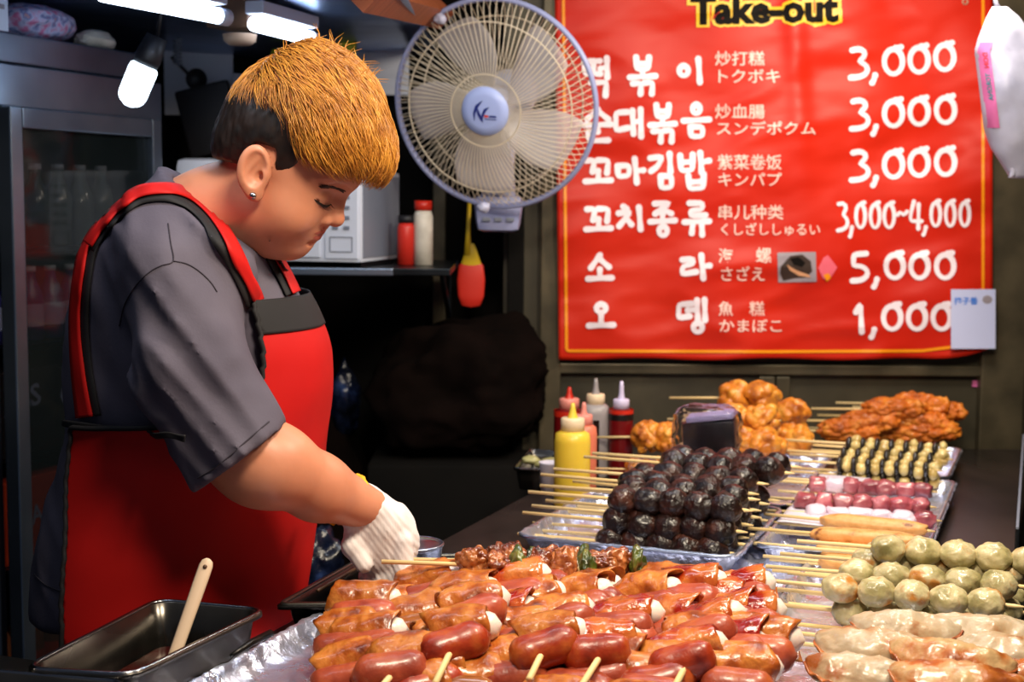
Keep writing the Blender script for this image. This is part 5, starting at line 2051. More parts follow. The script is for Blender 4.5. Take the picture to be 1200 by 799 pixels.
o = G().lathe([(0, 0), (.045, .001), (.062, .006), (.066, .010), (.064, .011), (.05, .006), (0, .004)], 40).build('plate', 'white_foam'); p = stall(-.245, -.475); p = onz(318, 745, .89); o.location = (p.x - .01, p.y + .01, .886); tag(o, 'white plate between the steel pan and the foil tray', 'plate')
a, b = onz(272, 768, .965), onz(317, 742, .965)
o = G().tube([a - a, (b - a) * .5 + Vector((0, 0, .002)), b - a], [.003, .0042, .0045], 10).build('tongs_handle_rod', 'grill_black'); o.location = a; tag(o, 'dark rod handle lying against the foil left of the sausages', 'handle')
o.name = 'grill_rod'

# grill box under the glove
gb = [onz(337, 708, .955).xy, onz(548, 706, .955).xy, onz(662, 650, .955).xy, onz(430, 655, .955).xy]
tray('grill_box', 'black metal grill box under the gloved hand', 'grill', [tuple(p) for p in gb], CT + .001, .036, 'grill_black', .010, .006, .002, 0, 'grill_lip', .008, floor_grid=3)
for (x0, y0, x1, y1) in ((372, 692, 424, 662), (474, 676, 496, 694)):
    a, b = onz(x0, y0, .962), onz(x1, y1, .962)
    o = G().tube([a - a, b - a], .0022, 8).build('grill_rod', 'fixture_brown'); o.location = a; tag(o, 'thin brown rod across the grill box %s of the glove' % ('left' if x0 < 400 else 'right'), 'rod')
p = onz(484, 638, .985)
bw = thing('steel_bowl', 'small steel bowl right behind the gloved hand', 'bowl', (p.x, p.y, CT + .002))
G().lathe([(0, 0), (.022, .001), (.036, .03), (.040, .062), (.042, .064), (.0405, .066), (.038, .062), (.034, .03), (.02, .005), (0, .004)], 32).build('bowl_body', 'tray_metal', bw)
G().tube([(.0405 * math.cos(k * .2094), .0405 * math.sin(k * .2094), .066) for k in range(31)], .0020, 6, cap=False).build('rim', 'tray_metal', bw)
G().lathe([(0, .048), (.0355, .048)], 32).build('contents', 'pickle', bw)

# ================================================================== SKEWER BUILDERS
def stick(g, x0, x1, r=.0027):
    return g.tube([(x0, 0, 0), ((x0 + x1) / 2, 0, .0006), (x1 - .012, 0, 0), (x1, 0, 0)], [r, r, r, r * .35], 8)


def mat_place(o, p, rz, ry=0.0, rx=0.0):
    o.location = p
    o.rotation_euler = (rx, ry, rz)
    return o


def merge_kind(o, n_):
    return o


def blood_proto(seed):
    t = thing('blood_sausage_skewer', '', 'skewer')
    stick(G(), -.150, .194).build('stick', 'bamboo', t)
    rr = random.Random(seed)
    for i in range(5):
        o = lump('sausage_piece', 4, (.0236 + rr.uniform(-.001, .002), .0250, .0215 + rr.uniform(-.001, .001)), seed * 10 + i, .17, 2.6, 'blood_sausage', t, (i * .0385 + rr.uniform(-.001, .001), rr.uniform(-.002, .002), 0), None, 4)
        o.rotation_euler = (rr.uniform(0, 6), rr.uniform(-.15, .15), rr.uniform(-.2, .2))
    return t


class Stock:
    """keeps the first build of each variant and copies it afterwards"""

    def __init__(self, fn, n):
        self.p = [fn(k) for k in range(n)]
        self.used = [False] * n
        self.i = 0

    def get(self, label, group, k=None):
        k = self.i % len(self.p) if k is None else k
        self.i += 1
        if not self.used[k]:
            self.used[k] = True
            o = self.p[k]
        else:
            o = copy_tree(self.p[k])
        o['label'] = label; o['group'] = group
        return o

    def close(self):
        for o, u in zip(self.p, self.used):
            if not u:
                for c in kids(o):
                    for d in kids(c):
                        bpy.data.objects.remove(d)
                    bpy.data.objects.remove(c)
                bpy.data.objects.remove(o)


RN = random.Random(42)
# ---- blood sausage heap
st = Stock(lambda k: blood_proto(k + 1), 4)
base = onz(712, 632, .950)
bu = (base.x) * UDIR.x + (base.y - 1.9) * UDIR.y
bv = (base.x) * DDIR.x + (base.y - 1.9) * DDIR.y
WHERE = ['front', 'second', 'third', 'fourth', 'fifth', 'sixth']
plan = []
for layer, (n_, z0) in enumerate(((6, .946), (6, .978), (4, 1.009))):
    for r_ in range(n_):
        plan.append((layer, r_, bu + .004 + (.006 if layer == 1 else 0) + r_ * .002 + (.010 if layer == 2 else 0), bv + layer * .006 + r_ * .0405, z0 + r_ * (.005 if layer == 2 else .002 if layer else .001)))
plan.append((3, 4, bu + .045, bv + .195, 1.034))
plan.append((3, 5, bu + .055, bv + .240, 1.034))
LN = ['bottom layer', 'middle layer', 'upper layer', 'very top']
for layer, r_, u_, v_, z_ in plan:
    lab = 'black blood sausage skewer, %s row from the front, %s of the heap' % (WHERE[r_], LN[layer])
    o = st.get(lab, 'black blood sausage skewers')
    mat_place(o, stall(u_ + RN.uniform(-.012, .012) * (1 if r_ else .5), v_, z_), YAW + RN.uniform(-.03, .03), RN.uniform(-.025, .02), RN.uniform(-1, 1))
    if RN.random() < .5:
        o.rotation_euler[0] += math.pi
st.close()


# ---- glossy sausage and rice cake skewers
def capsule_piece(g, L, r, bend=0.0, n=16, k=14, wob=.04, seed=0, taper=.86):
    """rounded rod along y"""
    pts, rs = [], []
    for i in range(k + 1):
        t = -1 + 2 * i / k
        y = t * L / 2
        pts.append((bend * (t * t - .4), y, 0))
        e = max(0.0, (abs(t) - .42) / .58)
        rs.append(max(.0006, r * math.sqrt(max(0.0, 1 - e ** 2.6)) * (1 - .05 * abs(t))))
    g.tube(pts, rs, n)
    s = seed * 3.7
    return g.disp(lambda V: V * (1 + wob * fbm(V[:, 0] * 60 + s, V[:, 1] * 60, V[:, 2] * 60, seed, 3))[:, None])


def wrap_piece(seed, L=.060, r=.0198):
    g = G()
    nn, kk = 26, 22
    vs = []
    for i in range(kk + 1):
        y = (-.5 + i / kk) * L
        for j in range(nn):
            a = 2 * math.pi * j / nn
            spiral = 1 + .10 * (((a / (2 * math.pi) + i / kk * .45) % 1.0))
            e = 1 - .10 * (abs(2 * i / kk - 1) ** 4)
            q = r * spiral * e
            yy = y + (.0035 * math.sin(a * 2 + seed) if i in (0, kk) else 0)
            vs.append((q * math.cos(a), yy, q * math.sin(a)))
    fs = []
    for i in range(kk):
        for j in range(nn):
            a, b = i * nn + j, i * nn + (j + 1) % nn
            fs.append((a, b, b + nn, a + nn))
    g.add(vs, fs)
    s = seed * 2.3
    g.disp(lambda V: V * (1 + .22 * fbm(V[:, 0] * 70 + s, V[:, 1] * 60, V[:, 2] * 70, seed, 4))[:, None])
    return g


def sausage_proto(k):
    handle, sauced, pieces, sm, endr = [(1, 0, 4, 'sausage_red', 1), (0, 0, 4, 'sausage_pink', 1), (1, 1, 4, 'sausage_red', 1), (0, 1, 4, 'sausage_pink', 1), (0, 0, 4, 'sausage_brown', 0), (2, 0, 3, 'sausage_pink', 1), (1, 0, 3, 'sausage_pink', 1), (0, 0, 2, 'sausage_pink', 1), (0, 1, 2, 'sausage_red', 1)][k]
    t = thing('sausage_skewer', '', 'skewer')
    x = 0.0
    rr = random.Random(k + 50)
    pitch = .0350
    x0 = {1: -.082, 0: -.024, 2: -.018}[handle]
    x1 = (pieces - 1) * pitch + {1: .025, 0: .03, 2: .085}[handle]
    stick(G(), x0, x1, .0030).build('stick', 'bamboo', t)
    for i in range(pieces):
        dy = rr.uniform(-.004, .004)
        if i % 2 == 0:
            g = capsule_piece(G(), .070 + rr.uniform(-.005, .004), .0185, rr.uniform(-.005, .005), wob=.12, seed=k * 5 + i)
            o = g.build('sausage', sm if i == 0 else 'sausage_pink', t)
            o.location = (i * pitch, dy, 0); o.rotation_euler = (rr.uniform(-.14, .14), rr.uniform(0, 3), .20 + rr.uniform(-.22, .22))
        else:
            o = wrap_piece(k * 5 + i).build('wrap', 'wrap_sauced' if sauced else 'wrap_gold', t, solid=.0016)
            o.location = (i * pitch, dy + .002, .002); o.rotation_euler = (rr.uniform(-.14, .14), rr.uniform(0, 3), .20 + rr.uniform(-.22, .22))
            g = capsule_piece(G(), .072, .0150, 0, wob=.03, seed=i)
            c_ = g.build('rice_cake', 'rice_cake', o)
            c_.location = (0, -.003, 0)
    return t


st = Stock(sausage_proto, 9)
SG = 'glossy sausage and rice cake skewers in front'
# picture place of the first sausage, depth, variant, yaw offset in degrees, pitch in degrees, label
LIST = [
    (404, 763, 1.53, 1, 18, 10, 'leftmost glossy skewer, two sausages lying on the foil'),
    (487, 741, 1.60, 4, 14, 8, 'brown sausage skewer just right of the leftmost one'),
    (452, 730, 1.64, 7, 12, 8, 'wrapped rice cake skewer at the upper left of the sausage pile'),
    (549, 716, 1.64, 7, 8, 10, 'pink sausage skewer right below the bamboo ends of the chicken skewer'),
    (614, 722, 1.62, 4, -6, 8, 'plain brown sausage skewer below the chicken and leek skewer'),
    (531, 758, 1.46, 0, 6, 1, 'red sausage skewer with a long bamboo handle, left of centre'),
    (462, 788, 1.42, 6, 8, 1, 'sausage skewer at the lower left with a short bamboo handle'),
    (402, 802, 1.43, 1, 12, 6, 'golden wrapped skewer cut off by the bottom edge at the left'),
    (637, 762, 1.46, 0, -2, 1, 'sausage and rice cake skewer at the centre with its handle towards the viewer'),
    (677, 717, 1.63, 7, -4, 10, 'reddish sausage skewer under the right end of the chicken skewer'),
    (705, 767, 1.46, 2, -6, 1, 'sauced sausage skewer right of the centre one'),
    (757, 716, 1.63, 7, -6, 10, 'shiny pink sausage skewer behind the sauced ones'),
    (822, 720, 1.63, 8, -8, 10, 'red sauced skewer at the upper right of the sausage pile'),
    (805, 778, 1.44, 2, -10, 1, 'big orange sausage skewer with sauce near the lower right of the pile'),
    (852, 738, 1.58, 3, -10, 8, 'sauced skewer at the right edge of the sausage pile'),
    (705, 797, 1.45, 6, -6, 8, 'orange sausage skewer at the bottom edge right of the middle'),
    (596, 797, 1.45, 1, 0, 6, 'dark sausage skewer under the two white-ended handles at the bottom'),
    (777, 702, 1.68, 7, -8, 6, 'pair of golden wrapped rolls at the top of the pile beside the chicken'),
    (778, 745, 1.57, 3, -8, 10, 'wrapped roll skewer between the shiny pink and the big orange one'),
    (590, 742, 1.58, 3, 4, 10, 'sauced skewer behind the centre rice cake skewer'),
    (862, 772, 1.49, 3, -12, 6, 'brown skewer at the lower right corner of the sausage pile'),
    (690, 712, 1.66, 7, 0, 8, 'skewer hidden under the middle of the chicken and leek skewer'),
    (612, 706, 1.69, 7, 4, 8, 'skewer hidden under the left part of the chicken and leek skewer'),
    (520, 708, 1.70, 7, 10, 8, 'wrapped roll skewer under the bamboo ends at the back'),
    (850, 706, 1.66, 8, -2, 2, 'sauced roll skewer at the far right top of the pile'),
    (770, 802, 1.43, 0, -6, 6, 'skewer at the bottom edge with only its handle tip showing'),
    (860, 806, 1.42, 1, -8, 6, 'skewer at the bottom edge by the steel tray'),
    (500, 806, 1.42, 0, 8, 6, 'skewer at the bottom edge right of the small handle'),
]
for (px, py, d_, k, yo, pt, lab) in LIST:
    o = st.get(lab, SG, k)
    mat_place(o, ond(px, py, d_), rad(68.7 + 6 + yo * .8 + RN.uniform(-9, 9)), rad(-pt + RN.uniform(-3, 3)), -.20 + RN.uniform(-.14, .14))
    o.scale = (1.2, 1.17, 1.17)
# the layer beneath, seen in the gaps
k = 0
for v_ in (-.60, -.48, -.36, -.24, -.14):
    for u_ in (-.055, .035, .125, .215, .30):
        if v_ < -.45 and u_ < .01 or (u_ < 0 and v_ > -.36) or v_ > -.2:
            continue
        o = st.get('sausage skewer of the lower layer, %s row back, %s from the left' % (ORD[int(round((v_ + .60) / .12))], ORD[int(round((u_ + .055) / .088))]), SG, [7, 4, 6, 1][k % 4])
        mat_place(o, stall(u_ + RN.uniform(-.012, .012), v_ + RN.uniform(-.012, .012), .940 + (.010 if v_ > -.3 else 0) + RN.uniform(-.003, .004)), rad(68.7) + RN.uniform(-.3, .3), rad(-3), RN.uniform(-.1, .1))
        k += 1
st.close()

# ---- chicken and leek skewers on top
def chicken_skewer(x0, y0, x1, y1, d0, d1, lab, seed, n_, r_=.021, xm=0.30):
    a, b = ond(x0, y0, d0), ond(x1, y1, d1)
    t = thing('chicken_skewer', lab, 'skewer', a, None, 'chicken and leek skewers')
    L = (b - a).length
    q = (b - a).to_track_quat('X', 'Z'); t.rotation_euler = q.to_euler()
    stick(G(), 0, L + .01, .0028).build('stick', 'bamboo', t)
    rr = random.Random(seed)
    for i in range(n_):
        x = L * (xm + (1 - xm) * (i + .5) / n_)
        if i % 3 == 2:
            lump('leek', 4, (.011, .018, .018), seed + i, .6, 2.2, 'leek', t, (x, rr.uniform(-.003, .003), rr.uniform(-.002, .004)), None, 3)
        else:
            o = lump('meat', 5, (.0185 + rr.uniform(-.002, .003), r_ + rr.uniform(-.003, .002), .0175 + rr.uniform(-.002, .003)), seed * 3 + i, .5, 2.1, 'chicken_meat', t, (x, rr.uniform(-.004, .004), rr.uniform(-.002, .003)), None, 5)
            o.rotation_euler = (rr.uniform(0, 6), 0, rr.uniform(-.4, .4))
    return t


chicken_skewer(447, 658, 700, 668, 1.70, 1.72, 'chicken and leek skewer on top of the pile with its bamboo end before the glove', 5, 6, .0235, .37)
chicken_skewer(452, 655, 756, 662, 1.76, 1.74, 'longer chicken and leek skewer just behind the other, reaching further right', 8, 9, .0225, .40)
for (x0, y0, x1, y1, lab) in ((497, 690, 533, 672, 'a'), ):
    pass

# ---- green dumpling ball skewers
def ball_mesh(name, seed, parent, loc):
    V, Fc = ICO[4]
    rr = random.Random(seed)
    ax_ = Vector((rr.uniform(-.35, .35), rr.uniform(-.5, .1), 1)).normalized()
    zz = V @ np.array(ax_)
    e1 = ax_.cross(Vector((1, 0, 0))).normalized(); e2 = ax_.cross(e1)
    ang = np.arctan2(V @ np.array(e2), V @ np.array(e1))
    pl = np.sin(ang * 7 + zz * 3 + seed) * np.clip(zz, 0, 1) ** 1.2 * np.clip(1.15 - zz, 0, 1)
    n1 = fbm(V[:, 0] * 2.2 + seed, V[:, 1] * 2.2, V[:, 2] * 2.2, seed, 4)
    U = V * (1 + .12 * pl + .13 * n1 - .10 * np.exp(-((1 - zz) / .05)))[:, None]
    U = U * np.array([.0228, .0222, .0188])
    me = np_mesh(name, U, Fc)
    return link(name, me, 'green_dumpling', parent, loc)


def dumpling_proto(k):
    t = thing('dumpling_ball_skewer', '', 'skewer')
    stick(G(), -.115, .215).build('stick', 'bamboo', t)
    for i in range(5):
        o = ball_mesh('dumpling_ball', k * 7 + i + 1, t, (i * .0425, RN.uniform(-.001, .001), 0))
        o.rotation_euler = (0, 0, RN.uniform(-.5, .5))
    return t


st = Stock(dumpling_proto, 4)
for (px, py, z_, lab) in ((996, 717, .948, 'green dumpling ball skewer, lowest of the front row'), (985, 689, .979, 'green dumpling ball skewer, second level at the front of the stack'),
                          (1004, 672, .984, 'green dumpling ball skewer just behind the second level front one'), (1018, 658, .988, 'green dumpling ball skewer, third behind the front of the stack'),
                          (1041, 643, 1.012, 'green dumpling ball skewer lying on top of the stack, ends browned'), (1030, 650, .975, 'green dumpling ball skewer at the far side of the stack'),
                          (1012, 700, .948, 'green dumpling ball skewer in the bottom layer behind the lowest one'), (1024, 682, .948, 'green dumpling ball skewer in the bottom layer, third from the front')):
    o = st.get(lab, 'green dumpling ball skewers')
    mat_place(o, onz(px, py, z_), YAW + RN.uniform(-.03, .06), RN.uniform(-.02, .01))
st.close()

# ---- half-moon dumplings
def gyoza(lab, px, py, z_, L, yaw, tilt, roll, seed, browned):
    t = thing('half_moon_dumpling', lab, 'dumpling', onz(px, py, z_), (rad(roll), rad(tilt), YAW + rad(yaw)), 'half-moon dumplings')
    nu, nv = 36, 18
    s = seed * 4.1

    def top(u, v):
        x = -1 + 2 * u
        yb = -.42 - .05 * math.cos(x * 2)
        yf = -.42 + .92 * math.sqrt(max(0, 1 - abs(x) ** 2.3)) 
        y = yb + (yf - yb) * v
        q = max(0.0, 1 - (abs(2 * v - .85) / 1.15) ** 2) if v < .9 else .04
        h = .36 * (max(0, 1 - x * x)) ** .55 * q ** .8
        h += .10 * float(fbm(x * 4 + s, y * 5, 0, seed, 3))
        return (-x * L / 2, -y * L * .46, max(.012, h + .04) * L * .46)
    g = G().grid(top, nu, nv)
    n0 = len(g.v)
    g.v += [(a, b, .0 + .0006 * math.sin(a * 300)) for a, b, c in g.v[:n0]]
    g.f += [tuple(i + n0 for i in reversed(f)) for f in g.f]
    w_ = nu + 1
    for i in range(nu):
        a, b = i, i + 1
        g.f.append((b, a, a + n0, b + n0))
        a, b = nv * w_ + i, nv * w_ + i + 1
        g.f.append((a, b, b + n0, a + n0))
    g.build('dumpling_body', 'gyoza_browned' if browned else 'gyoza_skin', t)

    def edge(u, v):
        x = -.97 + 1.94 * u
        yf = -.42 + .92 * math.sqrt(max(0, 1 - abs(x) ** 2.3))
        y = yf + v * .13 - .06
        return (-x * L / 2, -y * L * .46, L * .46 * (.07 + .045 * math.sin(x * 26 + seed) * v + .05 * v))
    G().grid(edge, 48, 4).build('crimped_edge', 'gyoza_edge', t, solid=.0022)
    return t


gyoza('pale half-moon dumpling lying just below the green balls', 1062, 744, .962, .128, 8, 0, 14, 3, False)
gyoza('pale half-moon dumpling left of the others with a browned lower edge', 1018, 765, .960, .128, -4, -4, 16, 5, False)
gyoza('half-moon dumpling with a brown patch beside the pale one at the right', 1152, 748, .958, .135, 4, 0, 12, 7, False)
gyoza('pale half-moon dumpling at the bottom left of the dumpling group', 1010, 796, .950, .13, -2, 0, 10, 9, False)
gyoza('golden browned half-moon dumpling in the middle of the dumpling group', 1115, 782, .966, .135, 0, 2, 12, 11, True)
gyoza('white half-moon dumpling at the right edge of the picture', 1185, 770, .955, .125, 4, 0, 10, 13, False)
gyoza('crisp brown half-moon dumpling along the bottom edge', 1120, 808, .962, .14, 0, 0, 10, 15, True)
gyoza('half-moon dumpling in the lower right corner', 1190, 800, .95, .13, -4, 0, 8, 17, True)
for i, (px, py) in enumerate(((1060, 772), (1130, 765), (1060, 812), (1170, 790))):
    gyoza('mostly hidden half-moon dumpling of the lower layer, %s one' % ('upper left', 'upper right', 'bottom left', 'bottom right')[i], px, py, .938, .12, 10 * i, 0, 0, 21 + i, False)

# ---- fish cake bars
def bar_skewer(name, cat, lab, group, x0, y0, x1, y1, z_, build, hx=.10, r=.0026, tail=.01):
    a, b = onz(x0, y0, z_), onz(x1, y1, z_)
    t = thing(name, lab, cat, a, (0, 0, math.atan2((b - a).y, (b - a).x)), group)
    L = (b - a).length
    stick(G(), -hx, L + tail, r).build('stick', 'bamboo', t)
    build(t, L)
    return t


def fish_build(seed):
    def f(t, L):
        V, Fc = ICO[4]
        U = np.sign(V) * np.abs(V) ** np.array([.45, .8, .8])
        n1 = fbm(V[:, 0] * 4 + seed, V[:, 1] * 2, V[:, 2] * 2, seed, 4)
        U = U * (1 + .10 * n1)[:, None] * np.array([L / 2, .0180, .0125]) + np.array([L / 2, 0, 0])
        link('fish_cake', np_mesh('fish_cake', U, Fc), 'fish_cake', t)
    return f


FG = 'long speckled fish cake skewers'
bar_skewer('fish_cake_skewer', 'skewer', 'upper long fish cake bar below the squid, speckled tan', FG, 962, 609, 1088, 622, .962, fish_build(2), .09)
bar_skewer('fish_cake_skewer', 'skewer', 'lower long fish cake bar just above the top dumpling skewer', FG, 950, 625, 1082, 636, .966, fish_build(5), .10)
bar_skewer('fish_cake_skewer', 'skewer', 'fish cake bar half hidden behind the top dumpling skewer', FG, 955, 643, 1050, 652, .950, fish_build(7), .09)
bar_skewer('fish_cake_skewer', 'skewer', 'lowest browned fish cake bar peeping out left of the green balls', FG, 960, 658, 1040, 666, .944, fish_build(9), .08)


def squid_build(seed, n_=6, white=False):
    def f(t, L):
        rr = random.Random(seed)
        for i in range(n_):
            x = L * (i + .5) / n_
            o = lump('squid_piece', 3, (L / n_ * rr.uniform(.48, .66), .0160 + rr.uniform(-.004, .003), .0132), seed * 9 + i, .38, 2.0, 'squid_white' if (white and i < n_ - 1) or rr.random() < .15 else 'squid_pink', t, (x, rr.uniform(-.003, .003), 0),
                     lambda V: np.sign(V) * np.abs(V) ** np.array([.5, .8, .8]), 3)
    return f


SQG = 'pink squid skewers'
bar_skewer('squid_skewer', 'skewer', 'pink squid skewer at the back, right below the mushroom skewers', SQG, 948, 566, 1092, 576, .972, squid_build(3, 7), .10)
bar_skewer('squid_skewer', 'skewer', 'darker pink squid skewer in the middle of the three', SQG, 933, 585, 1090, 594, .968, squid_build(6, 7), .09)
bar_skewer('squid_skewer', 'skewer', 'front squid skewer with white tentacle pieces and a pink end', SQG, 945, 601, 1096, 610, .954, squid_build(8, 6, True), .09)


def mush_build(seed):
    def f(t, L):
        rr = random.Random(seed)
        n_ = 7
        for i in range(n_):
            x = L * (i + .3) / n_
            lump('dark_slice', 3, (.0065, .014, .0150), seed * 3 + i, .12, 1.5, 'seaweed_dark', t, (x, 0, 0))
            for s in (-1, 1):
                lump('mushroom_cap', 3, (.0085 + rr.uniform(-.001, .002), .009, .0105), seed * 7 + i, .2, 1.8, 'mushroom_cream', t, (x + L / n_ * .52, s * .0065, s * .004 + rr.uniform(-.003, .003)))
    return f


MG = 'cream and black mushroom skewers'
for i, (px, py, z_, w_) in enumerate(((980, 556, .950, 'bottom front'), (979, 543, .972, 'middle front'), (984, 532, .986, 'upper'), (990, 520, 1.003, 'topmost'), (992, 530, .955, 'bottom rear'))):
    bar_skewer('mushroom_skewer', 'skewer', 'mushroom skewer of cream and black slices, %s of the stack' % w_, MG, px, py, px + 118, py + 8, z_, mush_build(i + 2), .12, .0026, .012)


# ---- fried things
def crust(name, sub, r, seed, m, parent, loc, knobs=60, kr=.35, amp=.28, fine=.08):
    V, Fc = ICO[sub]
    rr = np.random.RandomState(seed)
    K = rr.normal(size=(knobs, 3)); K /= np.linalg.norm(K, axis=1)[:, None]
    dist = np.sqrt(np.maximum(0, 2 - 2 * (V @ K.T))).min(1)
    n1 = fbm(V[:, 0] * 5 + seed, V[:, 1] * 5, V[:, 2] * 5, seed, 3)
    n0 = fbm(V[:, 0] * 1.4 + seed, V[:, 1] * 1.4, V[:, 2] * 1.4, seed + 5, 2)
    b = np.sqrt(np.clip(1 - (dist / kr) ** 2, 0, 1))
    U = V * (1 + amp * (b - .6) + fine * n1 + .22 * n0)[:, None] * np.array(r)[None, :]
    return link(name, np_mesh(name, U, Fc), m, parent, loc)


def fried_proto(k):
    t = thing('fried_chicken_skewer', '', 'skewer')
    stick(G(), -.16, .07, .0026).build('stick', 'bamboo', t)
    crust('fried_chicken', 5, (.048, .026, .023), k + 3, 'fried_orange', t, (0, 0, 0), 120, .26, .30, .12)
    crust('fried_chicken', 4, (.030, .022, .020), k + 13, 'fried_orange', t, (.050, .004, .002), 70, .30, .32, .12)
    return t


st = Stock(fried_proto, 3)
for i, (px, py, z_, yo, w_) in enumerate(((988, 506, .962, 0, 'low left end'), (1022, 503, .965, 3, 'lower left middle'), (1060, 505, .965, -3, 'lower right middle'), (1012, 494, .985, 4, 'second level left'),
                                     (1046, 489, .992, 0, 'second level middle'), (1066, 492, .990, -5, 'second level right'), (1040, 480, 1.012, 5, 'upper left'), (1068, 474, 1.020, 0, 'summit'), (1086, 480, 1.008, -6, 'upper right'), (1082, 505, .968, -4, 'low right end'))):
    o = st.get('orange crusty fried chicken skewer at the %s of the heap' % w_, 'orange fried chicken skewers')
    mat_place(o, onz(px, py, z_), YAW + rad(yo), rad(-2), RN.uniform(0, 6))
st.close()


def pop_proto(k):
    t = thing('crunchy_fried_skewer', '', 'skewer')
    stick(G(), -.13, .09, .0026).build('stick', 'bamboo', t)
    for i in range(2):
        crust('fried_ball', 5, (.034, .032, .031), k * 4 + i + 30, 'fried_yellow', t, (i * .052, 0, 0), 46, .38, .26, .03)
    return t


st = Stock(pop_proto, 3)
for i, (px, py, z_, d_, yo, w_) in enumerate(((862, 466, 0, 2.74, 4, 'top of the tall stack'), (860, 492, 0, 2.68, 0, 'middle of the tall stack'), (866, 520, 0, 2.62, -4, 'bottom of the tall stack'), (898, 486, 0, 2.84, 0, 'rear of the tall stack'),
                                          (900, 515, 0, 2.76, 4, 'right foot of the tall stack'), (757, 512, 0, 2.66, 8, 'left of the wrapped packet'), (748, 550, 0, 2.52, 0, 'low behind the top blood sausage'))):
    o = st.get('lumpy golden fried skewer at the %s' % w_, 'lumpy golden fried skewers')
    mat_place(o, ond(px, py, d_), YAW + rad(yo), rad(-3), RN.uniform(0, 6))
    if i == 5:
        o.scale = (.8, .9, .9)
    if i == 6:
        o.scale = (.7, .7, .55)
st.close()

# plain skewer handles that show between the rows, each its own skewer of short fish cake
HG = 'thin skewers lying between the rows'
hh = [(898, 640, .94), (902, 655, .94), (905, 668, .935), (897, 690, .93), (905, 705, .93), (900, 728, .93), (902, 738, .93), (905, 750, .93), (925, 548, .955), (915, 560, .955), (912, 575, .955), (905, 590, .95), (903, 612, .95), (906, 623, .945), (925, 532, .97), (930, 520, .98)]
for i, (px, py, z_) in enumerate(hh):
    o = stick(G(), 0, .16 + .01 * (i % 3)).build('bamboo_skewer', 'bamboo')
    mat_place(o, onz(px, py, z_), YAW + RN.uniform(-.05, .05))
    tag(o, 'plain bamboo handle between the rows, %s from the back' % (ORD[i] if i < 10 else ['eleventh', 'twelfth', 'thirteenth', 'fourteenth', 'fifteenth', 'sixteenth'][i - 10]), 'skewer', HG)

# ---- wrapped packet of seaweed rolls
p = ond(828, 530, 2.44)
t = thing('wrapped_packet', 'dark seaweed roll packet in clear film behind the blood sausages', 'packet', p, (0, 0, rad(-16)))
G().box(.092, .05, .056, TR((.006, 0, .030), ry=-6), .008).build('seaweed_roll', 'seaweed_dark', t, smooth='auto')
G().box(.080, .046, .010, TR((.006, 0, .063), ry=-8), .003).build('label_strip', 'cap_lilac', t, smooth='auto')
V, Fc = ICO[4]
U = np.sign(V) * np.abs(V) ** .6
n1 = 1 - 2 * np.abs(fbm(V[:, 0] * 3, V[:, 1] * 3, V[:, 2] * 3, 5, 4))
U = U * (1 + .13 * n1)[:, None] * np.array([.055, .034, .043]) + np.array([0, 0, .038])
U[:, 2] = np.maximum(U[:, 2], 0)
link('film', np_mesh('film', U, Fc), 'clear_film', t, None, 'auto')
o = lump('film_scrap', 4, (.03, .02, .012), 8, .4, 2.5, 'clear_film', None, ond(756, 546, 2.34), None, 4, 'auto'); tag(o, 'scrap of clear film left of the top blood sausage', 'film')

# ---- squeeze bottles
def squeeze(px, d_, w_px, ytop, ncap, ntip, body, capm, nozm, lab, extra=None, square=False):
    c = ond(px, ytop, d_)
    r = w_px / 2 / FPX * d_
    zt = ond(px, ytop, d_).z
    t = thing('squeeze_bottle', lab, 'bottle', (c.x, c.y, CT + .001), None, 'sauce squeeze bottles')
    H = zt - CT - .001
    n = 28
    g = G().lathe([(0, 0), (r * .92, 0), (r, .006), (r, H * .86), (r * .93, H * .96), (r * .62, H), (0, H)], n)
    if square:
        g.disp(lambda V: np.stack([np.sign(V[:, 0]) * np.abs(V[:, 0] / r) ** .7 * r, np.sign(V[:, 1]) * np.abs(V[:, 1] / r) ** .7 * r, V[:, 2]], 1))
    g.build('bottle_body', body, t)
    zc = ond(px, ncap, d_).z - CT
    zn = ond(px, ntip, d_).z - CT
    cr = r * .66
    G().lathe([(0, H - .002), (cr, H - .002), (cr, zc - .002), (cr * .9, zc), (0, zc)], n).build('cap', capm, t)
    G().lathe([(cr * .45, zc), (cr * .30, zc + (zn - zc) * .35), (.0045, zc + (zn - zc) * .7), (.003, zn), (0, zn)], 16).build('nozzle', nozm, t)
    if extra:
        for (nm, z0, z1, m_) in extra:
            G().lathe([(r * 1.015, H * z0), (r * 1.015, H * z1)], n).build(nm, m_, t)
    return t


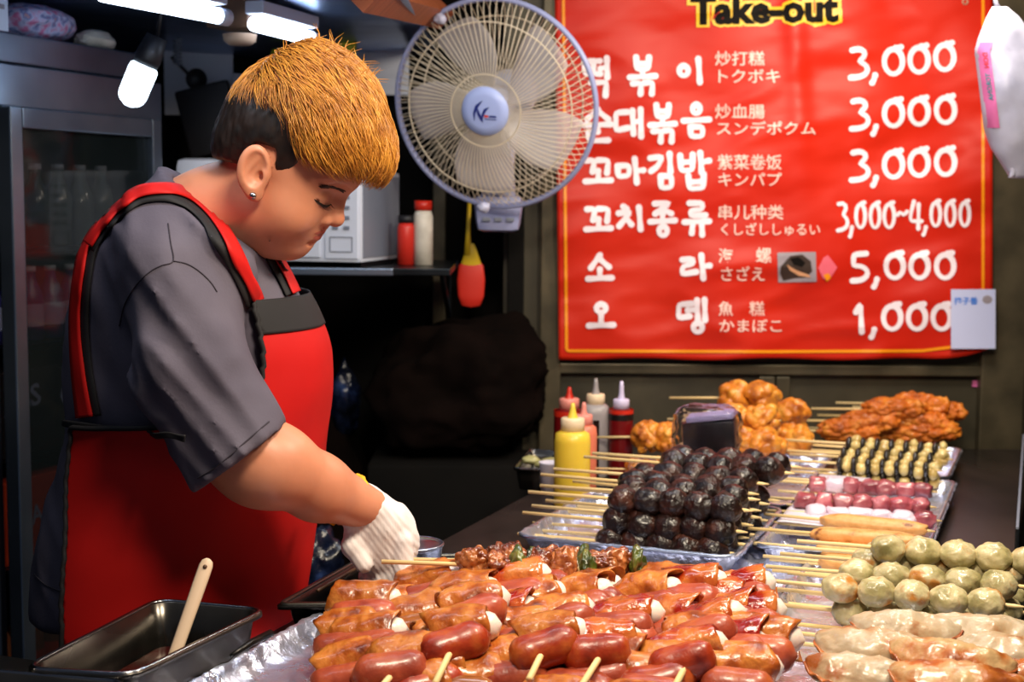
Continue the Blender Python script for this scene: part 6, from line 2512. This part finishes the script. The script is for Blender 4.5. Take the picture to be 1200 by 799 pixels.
squeeze(671, 2.44, 43, 504, 490, 473, 'yellow_mustard', 'cap_cream', 'yellow_mustard', 'yellow mustard squeeze bottle in front of the others')
squeeze(684, 2.56, 32, 497, 486, 472, 'salmon', 'cap_pink', 'cap_pink', 'salmon pink squeeze bottle half hidden behind the yellow one')
squeeze(667, 2.76, 36, 478, 467, 454, 'ketchup_dark', 'cap_pink', 'ketchup_red', 'squeeze bottle with a red nozzle at the far left of the group', [('sauce_band', .88, .97, 'ketchup_red')])
squeeze(698, 2.72, 33, 473, 462, 444, 'frosted', 'cap_cream', 'frosted', 'frosted squeeze bottle with dark sauce in its lower half', [('dark_sauce', .02, .80, 'sauce_brown')], True)
squeeze(728, 2.70, 29, 478, 468, 447, 'ketchup_dark', 'cap_lilac', 'cap_lilac', 'red squeeze bottle with a lilac cap and a black label', [('label_band', .84, .92, 'label_black'), ('red_band', .93, .985, 'ketchup_red')])

# small steel dish with pickles and a white cup left of the bottles
pq = pxq([(604, 549), (650, 551), (655, 530), (622, 528)], .962)
tray('steel_dish', 'small steel dish of pale pickles left of the mustard bottle', 'dish', pq, CT + .001, .044, 'steel_pan', .004, .006, .001, 0, 'pan_rim', .012, floor_grid=3)
cpx = Vector((sum(p[0] for p in pq) / 4, sum(p[1] for p in pq) / 4))
for i in range(7):
    o = lump('pickle_slice', 3, (.018, .013, .008), i + 60, .3, 2, 'pickle', None, (cpx.x + RN.uniform(-.022, .022), cpx.y + RN.uniform(-.03, .03), .955 + .004 * (i % 3)))
    tag(o, 'pale green pickle slice in the small steel dish, %s from the top of the heap' % ORD[6 - i], 'pickle', 'pickle slices in the steel dish')
p = onz(645, 560, CT)
t = thing('paper_cup', 'white cup standing just left of the mustard bottle', 'cup', (p.x - .004, 2.56, CT + .001))
G().lathe([(0, 0), (.017, 0), (.021, .055), (.022, .057), (.020, .057), (.016, .004), (0, .004)], 24).build('cup_body', 'white_foam', t)
c = stall(-.02, .50)
o = G().box(.10, .14, .02, TR(rz=-21.3), .006).build('white_box_lid', 'white_foam', smooth='auto'); o.location = (stall(.0, .58).x, stall(.0, .58).y, CT + .0125); tag(o, 'flat white lid under the bamboo handles beside the mustard bottle', 'lid')
o.name = 'foam_lid'
